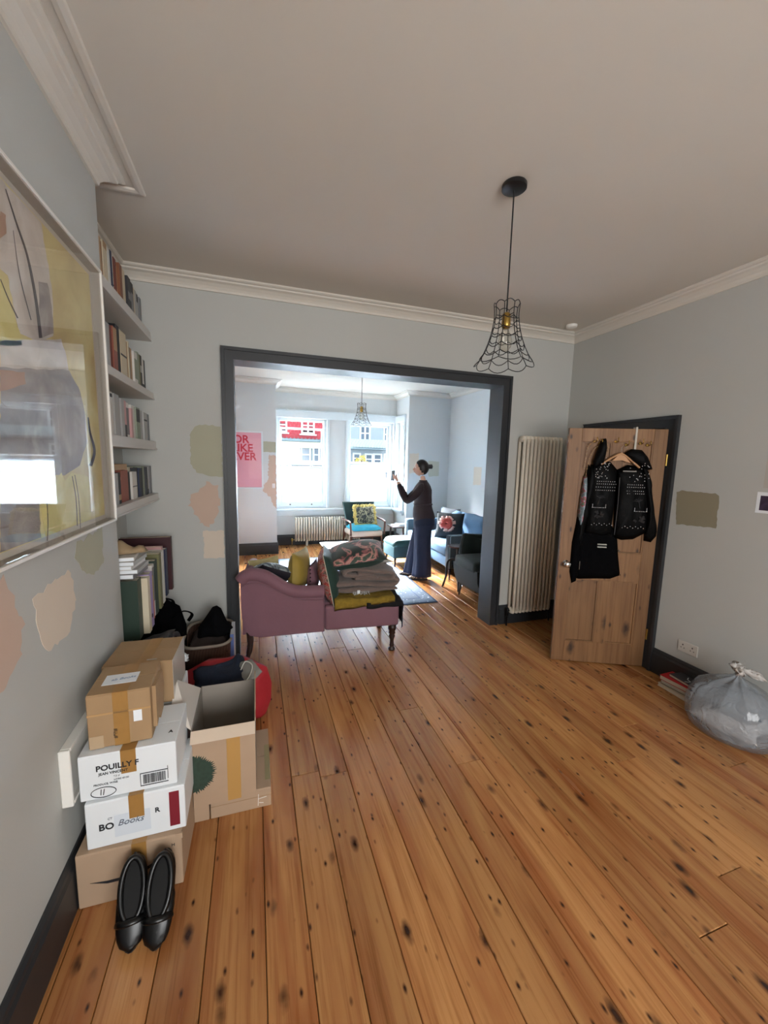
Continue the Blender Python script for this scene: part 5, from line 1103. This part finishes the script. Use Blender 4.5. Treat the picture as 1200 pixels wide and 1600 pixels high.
# ---------------------------------------------------------------- teal armchair by the bay
ac = thing('armchair', 'armchair with a dark teal back, turquoise seat and wooden arms under the right bay window', 'chair', (2.0, 7.0, 0), math.radians(4))
tealv = mat('teal_back', '#123233', .7, sheen=.04); turq = mat('turquoise_seat', '#2f9fb8', .7, nscale=12, namt=.15); creamf = mat('cream_fabric', '#c9b7a8', .85); wal = mat('walnut', '#5a3020', .4, nscale=10, namt=.2)
b = B(); rings = []
for i in range(9):
    f = i/8; z = .42+.45*f; wd = .285+.045*f; y = .46+.16*f; t_ = .055
    rings.append([(wd*math.copysign(abs(math.cos(a))**.4, math.cos(a)), y+t_*math.copysign(abs(math.sin(a))**.6, math.sin(a))-.05*(math.cos(a)**2)*.6, z) for a in [k_*2*PI/28 for k_ in range(28)]])
b.loft(rings).obj('backrest', tealv, ac, angle=50)
B().box(-.31, .0, .265, .31, .52, .375, .04, seg=3).obj('seat_base', creamf, ac, angle=50)
B().pillow(.60, .50, .13, M=Matrix.Translation((0,.26,.405)), pinch=.03, pw=5).obj('seat_cushion', turq, ac, smooth=True)
for sx_ in (-1, 1):
    B().tube(smooth_path([(sx_*.345,.50,.55),(sx_*.35,.25,.56),(sx_*.345,.03,.55),(sx_*.34,.0,.50),(sx_*.33,.0,.30)], 6), .018, 8).obj('arm', wal, ac, smooth=True)
    B().tube([(sx_*.30,.08,.27),(sx_*.315,.05,0)], [.024,.013], 10).obj('leg', wal, ac, smooth=True)
    B().tube([(sx_*.29,.50,.42),(sx_*.31,.60,0)], [.024,.014], 10).obj('leg', wal, ac, smooth=True)
B().box(-.30, .06, .24, .30, .09, .27, .005).obj('apron', wal, ac)
cushion('black and white floral cushion with a frilled yellow edge on the teal armchair', (2.02, 7.30, .63), (math.radians(72), 0, math.radians(8)), .42, .38, .14, ramp_mat('dark_bloom', [(0,'#16181a'),(.45,'#2c2f2c'),(.52,'#a79f80'),(.6,'#35382f'),(1,'#15181a')], 14, .7, detail=2, dist=1), mat('ochre_back', '#b09a5a', .8), group=None, seed=8, piping=mat('yellow_frill', '#c2ab62', .8))
fr_ = B(); rr = random.Random(6)
for i in range(64):
    s_ = i/64*4; k_ = int(s_); f = s_-k_; c4 = [(-1,-1),(1,-1),(1,1),(-1,1),(-1,-1)]; u = c4[k_][0]+(c4[k_+1][0]-c4[k_][0])*f; v_ = c4[k_][1]+(c4[k_+1][1]-c4[k_][1])*f
    fr_.pillow(.085, .07, .03, M=Matrix.Translation((u*.20, v_*.18, rr.uniform(-.015,.02))) @ Matrix.Rotation(rr.uniform(0,3), 4, 'Z') @ Matrix.Rotation(rr.uniform(-.6,.6), 4, 'X'), n=4)
last_c = [o for o in bpy.data.objects if o.get('label', '').startswith('black and white floral cushion with a frilled')][0]
fr_.obj('frill', MATS['yellow_frill'], last_c, smooth=True, kind='stuff')

# ---------------------------------------------------------------- dark side table, white bowl, ottoman
dt = thing('side_table', 'dark square side table with magazines on it beside the teal armchair', 'table', (2.60, 6.92, 0))
B().box(-.19, -.19, .455, .19, .19, .48, .004).obj('top', darkwood, dt); B().box(-.13, -.13, .13, .13, .13, .15, .003).obj('shelf', darkwood, dt)
for x_ in (-.14, .14):
    for y_ in (-.14, .14): B().tube([(x_*1.1,y_*1.1,0),(x_*.9,y_*.9,.455)], [.013,.02], 8).obj('leg', darkwood, dt)
for i, (c_, z_, r_) in enumerate((('white',.0,.2),('pale grey',.012,-.3),('charcoal',.024,.1))):
    flatbook('magazine', 2.47+.04*i, 2.68+.03*i, 6.80, 7.03, .4806+z_*1.05, .012, c_, ['white magazine at the bottom of the pile on the dark side table','pale grey magazine in the middle of the pile on the dark side table','black magazine on top of the pile on the dark side table'][i], 'magazines on the side table', rz=r_, pagec=paper)
o = B().lathe([(.05,0),(.075,.01),(.085,.07),(.08,.075),(.072,.07),(.06,.02),(.01,.015)], 24).obj('bowl', mat('white_ceramic', '#d8d4cc', .3), loc=(2.42, 7.22, 0), smooth=True); tag(o, 'round white bowl on the floor between armchair and ottoman', 'bowl')
ot = thing('ottoman', 'square teal velvet footstool with a buttoned top and dark tapered legs', 'footstool', (2.30, 5.98, 0), math.radians(2))
tv = mat('teal_velvet', '#174645', .55, nscale=5, namt=.15, sheen=.06)
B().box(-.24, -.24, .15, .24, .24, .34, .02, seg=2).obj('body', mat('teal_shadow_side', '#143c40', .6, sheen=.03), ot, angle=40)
B().pillow(.50, .50, .17, M=Matrix.Translation((0,0,.36)), pinch=.01, pw=7).obj('padded_top', tv, ot, smooth=True)
for x_ in (-.19, .19):
    for y_ in (-.19, .19): B().tube([(x_,y_,.16),(x_*1.05,y_*1.05,0)], [.022,.011], 10).obj('leg', darkwood, ot, smooth=True)

# ---------------------------------------------------------------- blue sofa
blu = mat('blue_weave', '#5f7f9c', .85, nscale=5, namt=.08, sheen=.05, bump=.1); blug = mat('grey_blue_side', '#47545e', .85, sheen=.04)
so = thing('sofa', 'light blue two-seat sofa along the right wall of the far room', 'sofa', (2.60, 4.90, 0))
B().box(.03, .0, .17, .98, 1.75, .33, .02, seg=2).obj('base', blu, so, angle=40)
for y_ in (0, 1.64):
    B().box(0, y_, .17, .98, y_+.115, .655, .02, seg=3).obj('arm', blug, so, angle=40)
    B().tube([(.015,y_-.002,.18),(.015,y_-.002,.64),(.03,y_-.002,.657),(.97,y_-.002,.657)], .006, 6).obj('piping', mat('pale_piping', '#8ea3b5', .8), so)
for i in range(2): B().box(.01, .12+i*.76, .33, .72, .875+i*.76, .47, .035, seg=3).obj('seat_cushion', blu, so, angle=40)
B().box(.80, .1, .17, .99, 1.65, .72, .03, seg=2).obj('back', blu, so, angle=40)
for i in range(2): B().pillow(.74, .44, .22, M=Matrix.Translation((.73, .50+i*.76, .67)) @ Matrix.Rotation(PI/2, 4, 'Z') @ Matrix.Rotation(math.radians(74), 4, 'X'), pinch=.03, pw=4, rough=.02, seed=i).obj('back_cushion', blu, so, smooth=True)
for x_ in (.05, .90):
    for y_ in (.05, 1.68): B().tube([(x_,y_,.17),(x_*.99,y_,0)], [.02,.011], 10).obj('leg', darkwood, so, smooth=True)
cushion('black cushion with a large coral flower on the near end of the blue sofa', (2.99, 5.66, .665), (math.radians(76), 0, math.radians(-42)), .46, .44, .14, mat('black_satin', '#141c22', .6), mat('black_satin', '#141c22', .6), group=None, seed=9)
fc = [o for o in bpy.data.objects if o.get('label', '').startswith('black cushion with a large coral')][0]
rr = random.Random(2)
for nm, cc_, n_, r0 in (('petals', '#d8a99c', 16, .10), ('inner_petals', '#b8473c', 12, .055)):
    b = B()
    for i in range(n_):
        a = i*2*PI/n_+rr.uniform(-.2, .2); b.pillow(.075*rr.uniform(.7,1.4), .05*rr.uniform(.8,1.3), .012, M=Matrix.Translation((-.03+r0*math.cos(a), .03+r0*math.sin(a)*.9, .066 if nm == 'petals' else .074)) @ Matrix.Rotation(a, 4, 'Z'), n=5)
    b.obj(nm, mat('petal_'+nm, cc_, .7, nscale=30, namt=.2), fc, smooth=True)
dk2 = cushion('plain dark grey cushion at the far end of the blue sofa', (3.20, 6.10, .69), (math.radians(76), 0, math.radians(-70)), .44, .44, .14, mat('dark_grey_cloth', '#333a40', .8), mat('dark_grey_cloth', '#333a40', .8), group=None, seed=10)

# ---------------------------------------------------------------- small round table and dark green armchair
rt_ = thing('round_table', 'small round dark wood table with curved legs between sofa and green armchair', 'table', (2.57, 4.60, 0))
B().lathe([(.01,.565),(.125,.565),(.135,.572),(.135,.582),(.13,.588),(.01,.588)], 32).obj('top', mat('red_wood', '#43231a', .25), rt_, angle=40)
B().lathe([(.018,.30),(.024,.33),(.014,.38),(.014,.50),(.03,.565)], 14).obj('stem', darkwood, rt_, smooth=True)
for a in (2.6, 4.4, .5): B().tube(smooth_path([(0,0,.37),(.06*math.cos(a),.06*math.sin(a),.40),(.13*math.cos(a),.13*math.sin(a),.34),(.14*math.cos(a),.14*math.sin(a),.15),(.18*math.cos(a),.18*math.sin(a),.006)], 6), [.014]*25, 8).obj('leg', black, rt_, smooth=True)
ga = thing('armchair', 'dark green velvet armchair on tapered legs beside the opening', 'chair', (2.80, 4.12, 0), math.radians(2))
gv = mat('bottle_green_velvet', '#0c1814', .7, nscale=4, namt=.12, sheen=.05)
# faces -X ; local x from front (-) to back (+)
B().prism([(-.40,.44),(-.385,.30),(-.33,.165),(.30,.165),(.33,.44)], -.27, .27, 'XZ').obj('seat_base', gv, ga, angle=30)
B().box(-.415, -.235, .40, .22, .235, .545, .045, seg=3).obj('seat_cushion', gv, ga, angle=50)
for y_ in (-.31, .25):
    B().prism([(-.27,.20),(-.30,.35),(-.29,.52),(-.255,.645),(-.20,.655),(.0,.62),(.30,.60),(.32,.20)] if y_ < 0 else [(-.27,.20),(-.31,.35),(-.30,.60),(-.27,.745),(-.20,.755),(.0,.70),(.30,.70),(.32,.20)], y_, y_+.06, 'XZ').obj('arm', gv, ga, angle=30)
    B().tube(smooth_path([(-.29,y_+.03,.52),(-.25,y_+.03,.65 if y_ < 0 else .745),(-.18,y_+.03,.66 if y_ < 0 else .755),(.28,y_+.03,.61 if y_ < 0 else .70)], 6), .032, 10).obj('arm_roll', gv, ga, smooth=True)
B().prism([(.20,.2),(.34,.2),(.44,.86),(.40,.90),(.32,.88),(.22,.45)], -.25, .25, 'XZ').obj('backrest', gv, ga, angle=30)
for x_ in (-.30, .28):
    for y_ in (-.22, .22): B().tube([(x_,y_,.17),(x_*1.06,y_*1.05,0)], [.022,.011], 10).obj('leg', darkwood, ga, smooth=True)

# ---------------------------------------------------------------- poster on the far pier
po = thing('framed_poster', 'pink framed poster with bold red lettering on the pier left of the bay', 'poster', (-.13, YB, 1.645))
for a in ((-.27,-.025,.46,.27,0,.485), (-.27,-.025,-.485,.27,0,-.46), (-.27,-.025,-.46,-.245,0,.46), (.245,-.025,-.46,.27,0,.46)): B().box(*a, bev=.002).obj('frame', winw, po)
B().box(-.245, -.012, -.46, .245, -.002, .46).obj('print', mat('pink_paper', '#d79aa8', .7), po)
redp = mat('red_print', '#c02a3c', .7)
for i, s_ in enumerate(('FOR', 'LIKE', 'EVER')): text('lettering', s_, .182, redp, po, ((.05, .112, .165)[i], -.0125, .285-.142*i), FR_, bold=.004, align='RIGHT', spacing=.98)
B().quad((-.245,-.018,-.46),(.245,-.018,-.46),(.245,-.018,.46),(-.245,-.018,.46)).obj('glazing', glass_mat('poster_acrylic', refl=.15), po)
# hanging ornament at the right sash
orn = thing('window_ornament', 'round white ornament with a dark motif hanging at the right sash window', 'ornament', (2.60, YW-.02, 1.40))
B().lathe([(.09,0),(.092,.003),(.09,.006)], 30, sx=.75, M=Matrix.Rotation(PI/2, 4, 'X')).obj('disc', mat('pearl_disc', '#dfe2e4', .4), orn)
B().prism([(-.008,-.06),(.008,-.06),(.01,.02),(.03,.035),(.008,.05),(0,.075),(-.008,.05),(-.03,.035),(-.01,.02)], -.011, -.0065, 'XZ').obj('motif', mat('motif_grey', '#5a646c', .5), orn)
B().tube([(0,-.003,.09),(0,-.003,.24)], .001, 4).obj('thread', ink, orn)
o = B().box(-.025, -.008, -.04, .025, 0, .04, .003).obj('light_switch', mat('switch_white', '#d8d0cc', .4), loc=(.31, YB-.0005, 1.21)); tag(o, 'white light switch on the pier beside the left sash window', 'switch')

# ---------------------------------------------------------------- the woman with the phone
PX, PY, PR = 2.255, 5.17, math.radians(157)
pe = thing('person', 'woman with a dark bun, brown top and wide navy trousers, arms raised', 'person', (PX, PY, 0), PR)
skin = mat('skin', '#c99a84', .55); browntop = mat('brown_jersey', '#2a1b1f', .8, nscale=10, namt=.1); navyt = mat('navy_denim', '#0d1733', .8, nscale=6, namt=.12); hairm = mat('dark_hair', '#17100e', .45)
def skinned(name, verts, edges, radii, m, parent, root=0, sub=2, label=None):
    me = bpy.data.meshes.new(name); me.from_pydata([Vector(v_) for v_ in verts], edges, []); o = bpy.data.objects.new(name, me); COL.objects.link(o)
    md = o.modifiers.new('skin', 'SKIN'); md.use_smooth_shade = True; md.branch_smoothing = .6
    for i, r_ in enumerate(radii):
        rx, ry = r_ if isinstance(r_, tuple) else (r_, r_); me.skin_vertices[0].data[i].radius = (rx, ry)
    me.skin_vertices[0].data[root].use_root = True
    md = o.modifiers.new('sub', 'SUBSURF'); md.levels = sub; md.render_levels = sub
    dg = bpy.context.evaluated_depsgraph_get(); m2 = bpy.data.meshes.new_from_object(o.evaluated_get(dg)); bpy.data.objects.remove(o)
    m2.name = name; m2.materials.clear()
    for p_ in m2.polygons: p_.use_smooth = True
    return link(name, m2, m, parent, label=label)
def ell(cx, cy, z, a, b_, n=24, tilt=0): return [(cx+a*math.cos(t), cy+b_*math.sin(t), z+tilt*math.cos(t)) for t in [k_*2*PI/n for k_ in range(n)]]
# body: one continuous skin surface, pelvis root
V = [(-.06,0,.92),(-.05,0,1.05),(-.035,0,1.20),(-.035,0,1.32),(-.03,0,1.42),(-.01,0,1.50),
     (-.02,.14,1.36),(.07,.175,1.24),(.20,.165,1.12),(.27,.12,1.25),(.335,.055,1.40),
     (-.02,-.14,1.36),(.07,-.175,1.25),(.20,-.17,1.14),(.27,-.12,1.26),(.33,-.055,1.39),
     (-.06,.09,.86),(-.05,.10,.48),(-.065,.10,.10),(.03,.10,.035),
     (-.04,-.09,.86),(.06,-.10,.50),(.085,-.10,.10),(.175,-.10,.035)]
Ed = [(0,1),(1,2),(2,3),(3,4),(4,5),(3,6),(6,7),(7,8),(8,9),(9,10),(3,11),(11,12),(12,13),(13,14),(14,15),(0,16),(16,17),(17,18),(18,19),(0,20),(20,21),(21,22),(22,23)]
Ra = [.11,.095,.10,.10,.048,.045,.05,.044,.036,.033,.024,.05,.044,.036,.033,.024,.08,.055,.035,.03,.08,.055,.035,.03]
skinned('body', V, Ed, Ra, skin, pe)
# head
hb = bmesh.new(); bmesh.ops.create_uvsphere(hb, u_segments=28, v_segments=22, radius=1)
for v_ in hb.verts:
    x, y, z = v_.co; X = x*.094; Y = y*.073*(1-.10*max(0, -z)); Z = z*.112
    if x > 0:
        X *= 1-.10*abs(y)
        if z < -.1: X += .012*max(0, 1-abs(z+.55)*2.2)          # chin
        nz = math.exp(-((z+.12)/.17)**2-(y/.16)**2); X += .026*nz      # nose
        X -= .007*math.exp(-((z-.12)/.10)**2)*math.exp(-((abs(y)-.42)/.2)**2)*(x > .4)   # eye sockets
        X += .006*math.exp(-((z+.42)/.07)**2-(y/.3)**2)               # lips
    if z < -.45 and x < .2: Z *= .86
    v_.co = (X, Y, Z)
me = bpy.data.meshes.new('head'); hb.to_mesh(me); hb.free()
for p_ in me.polygons: p_.use_smooth = True
hd = link('head', me, skin, pe, loc=(.01, 0, 1.595), rot=(0, math.radians(2), 0))
for sy_ in (-1, 1):
    B().pillow(.03, .055, .016, M=Matrix.Translation((-.012, sy_*.071, -.012)) @ Matrix.Rotation(PI/2, 4, 'X'), n=6, pw=2).obj('ear', skin, hd, smooth=True)
    B().lathe([(.002,-.009),(.009,-.004),(.010,.003),(.003,.010)], 10, M=Matrix.Translation((.080, sy_*.030, .012)) @ Matrix.Rotation(PI/2, 4, 'Y')).obj('eye', mat('eye_white', '#d8d4d0', .3), hd, smooth=True)
    B().tube([(.086,sy_*.018,.031),(.087,sy_*.032,.035),(.078,sy_*.047,.031)], .0022, 5).obj('eyebrow', hairm, hd)
    ring = [(.098-.012*abs(math.cos(a)), sy_*(.032+.021*math.cos(a)), .006+.018*math.sin(a)) for a in [k_*2*PI/16 for k_ in range(17)]]
    B().tube(ring, .0013, 5, cap=False).tube([(.086,sy_*.053,.01),(.03,sy_*.073,.012),(-.02,sy_*.076,.005)], .0013, 5).obj('spectacle_rim', mat('spectacles', '#8f6a50', .3, 1), hd)
B().tube([(.096,-.016,-.050),(.101,0,-.049),(.096,.016,-.050)], [.002,.0045,.002], 6).obj('lips', mat('lips', '#9a5550', .5), hd, smooth=True)
hb = bmesh.new(); bmesh.ops.create_uvsphere(hb, u_segments=28, v_segments=20, radius=1)
for v_ in list(hb.verts):
    x, y, z = v_.co; front = x*1.0+(-z)*.55
    k_ = 1.0 if front < .42 else .86
    v_.co = (x*.104*k_-.010, y*.083*k_, z*.113*k_+.012)
for v_ in hb.verts:
    if v_.co.z < -.055 and v_.co.x > -.05: v_.co.x *= .5; v_.co.y *= .7
me = bpy.data.meshes.new('hair'); hb.to_mesh(me); hb.free()
for p_ in me.polygons: p_.use_smooth = True
hr = link('hair', me, hairm, hd)
B().puff([(-.03,-.032),(.03,-.032),(.042,0),(.03,.034),(-.03,.034),(-.042,0)], .036, both=True, jit=.003).obj('bun', hairm, hr, smooth=True, loc=(-.125, 0, .022))
# hands
for sy_, nm in ((1, 'left'), (-1, 'right')):
    w_ = Vector((.335, sy_*.052, 1.40)); pal = w_+Vector((.035, -sy_*.006, .055)); V = [w_, pal]; Ed = [(0,1)]; Ra = [(.020,.020), (.024,.014)]
    for i in range(4):
        kx = -.014+.011*i; l_ = (.026,.031,.029,.023)[3-i]
        b0 = pal+Vector((.018-.010*i*.4, sy_*.004, .020-.016*i+.012)); b1_ = b0+Vector((.020, -sy_*.018, .006)); b2_ = b1_+Vector((-.004, -sy_*l_*.85, .002))
        n0 = len(V); V += [b0, b1_, b2_]; Ed += [(1, n0), (n0, n0+1), (n0+1, n0+2)]; Ra += [.0085, .0078, .006]
    n0 = len(V); V += [pal+Vector((-.012, sy_*.004, .012)), pal+Vector((-.010, -sy_*.014, .034)), pal+Vector((-.004, -sy_*.028, .040))]; Ed += [(1, n0), (n0, n0+1), (n0+1, n0+2)]; Ra += [.010, .0085, .007]
    skinned('hand', V, Ed, Ra, skin, pe, sub=1)
# clothing
V = [(-.055,0,.90),(-.05,0,1.02),(-.04,0,1.16),(-.035,0,1.30),(-.03,0,1.405),
     (-.02,.135,1.355),(.07,.176,1.235),(.20,.166,1.12),(.27,.12,1.25),(.325,.066,1.375),
     (-.02,-.135,1.355),(.07,-.176,1.245),(.20,-.17,1.14),(.27,-.12,1.26),(.32,-.064,1.365)]
Ed = [(0,1),(1,2),(2,3),(3,4),(3,5),(5,6),(6,7),(7,8),(8,9),(3,10),(10,11),(11,12),(12,13),(13,14)]
Ra = [(.135,.15),(.122,.135),(.118,.125),(.118,.12),(.058,.058),.068,.058,.050,.043,.033,.068,.058,.050,.043,.033]
skinned('sleeves', V[2:5]+V[5:], [(a-2, b_-2) for a, b_ in Ed if a >= 2], [(.09,.10),(.098,.10)]+Ra[4:], browntop, pe)
tp = B(); prof = [(.855,-.055,.150,.150),(.90,-.055,.158,.152),(.96,-.045,.150,.145),(1.02,-.035,.140,.135),(1.08,-.035,.128,.125),(1.14,-.03,.128,.132),(1.22,-.018,.135,.150),(1.29,-.018,.132,.165),(1.345,-.025,.11,.165),(1.385,-.028,.085,.12),(1.41,-.028,.062,.075),(1.43,-.024,.055,.060)]
R_ = []
for z, cx, a, b_ in prof:
    R_.append([(cx+a*math.cos(t)+.006*noise.noise(Vector((math.cos(t)*2, math.sin(t)*2, z*9))), b_*math.sin(t), z) for t in [k_*2*PI/32 for k_ in range(32)]])
tp.loft(R_).obj('top', browntop, pe, smooth=True)
B().tube([(-.035+.130*math.cos(t), .128*math.sin(t), 1.085+.004*math.sin(3*t)) for t in [k_*2*PI/32 for k_ in range(33)]], .008, 6, cap=False, flat=1.6).obj('waist_tie', browntop, pe, smooth=True)
tr_ = B()
hips = [(z, -.06, a, b_) for z, a, b_ in ((.98,.118,.128),(.92,.140,.148),(.86,.152,.158),(.80,.155,.162),(.74,.150,.165))]
tr_.loft([ell(cx, 0, z, a, b_, 32) for z, cx, a, b_ in hips]).obj('trousers_seat', navyt, pe, smooth=True)
for sy_, xs in ((1, (-.055,-.045,-.05,-.055,-.05)), (-1, (-.045,.0,.035,.065,.085))):
    R_ = []
    for i in range(19):
        f = i/18; z = .80-.745*f; q = f*4; k0 = min(3, int(q)); cx = xs[k0]+(xs[k0+1]-xs[k0])*(q-k0); a = .125-.012*math.sin(f*PI)+.012*f; b_ = .085+.018*f
        R_.append([(cx+(a+.010*f*math.sin(7*t+sy_))*math.cos(t), sy_*.092+(b_+.009*f*math.sin(6*t+1))*math.sin(t), z) for t in [k_*2*PI/36 for k_ in range(36)]])
    tr_ = B().loft(R_).obj('trouser_leg', navyt, pe, smooth=True)
lep = ramp_mat('animal_print', [(0,'#1a1210'),(.45,'#2a1c16'),(.52,'#b5967c'),(1,'#c9ab90')], 40, .5, detail=1)
for cx, sy_ in ((-.05, 1), (.10, -1)):
    s_ = B(); rings = []
    for i in range(13):
        f = i/12; x_ = cx-.085+.265*f; wd = .044*(1-abs(2*f-1)**3)**.5+.004; hh = .072-.04*f
        rings.append([(x_, sy_*.10+wd*math.cos(t), .016+max(0, hh*.5+hh*.5*math.sin(t))) for t in [k_*2*PI/14 for k_ in range(14)]])
    s_.loft(rings).obj('shoe', lep, pe, smooth=True)
    B().prism([(cx+.05+.138*math.cos(t), sy_*.10+.048*math.sin(t)) for t in [k_*2*PI/24 for k_ in range(24)]], 0, .018, 'XY').obj('shoe_sole', mat('dark_sole', '#1a1412', .6), pe)
# phone held in the raised hands
ofs = Matrix.Rotation(PR, 4, 'Z') @ Vector((.408, 0, 0))
p_ = thing('phone', 'slim dark phone held upright in both raised hands of the woman', 'phone', (PX+ofs.x, PY+ofs.y, 1.482), rot=(0, math.radians(-6), PR+.65))
B().box(-.004, -.037, -.072, .004, .037, .072, .003).obj('case', mat('phone_case', '#3d4248', .4), p_); B().box(-.0052, -.033, -.067, -.004, .033, .067).obj('screen', mat('phone_screen', '#8a9299', .1), p_); B().box(.004, -.03, .04, .006, -.008, .066, .0008).obj('camera_bump', ink, p_)
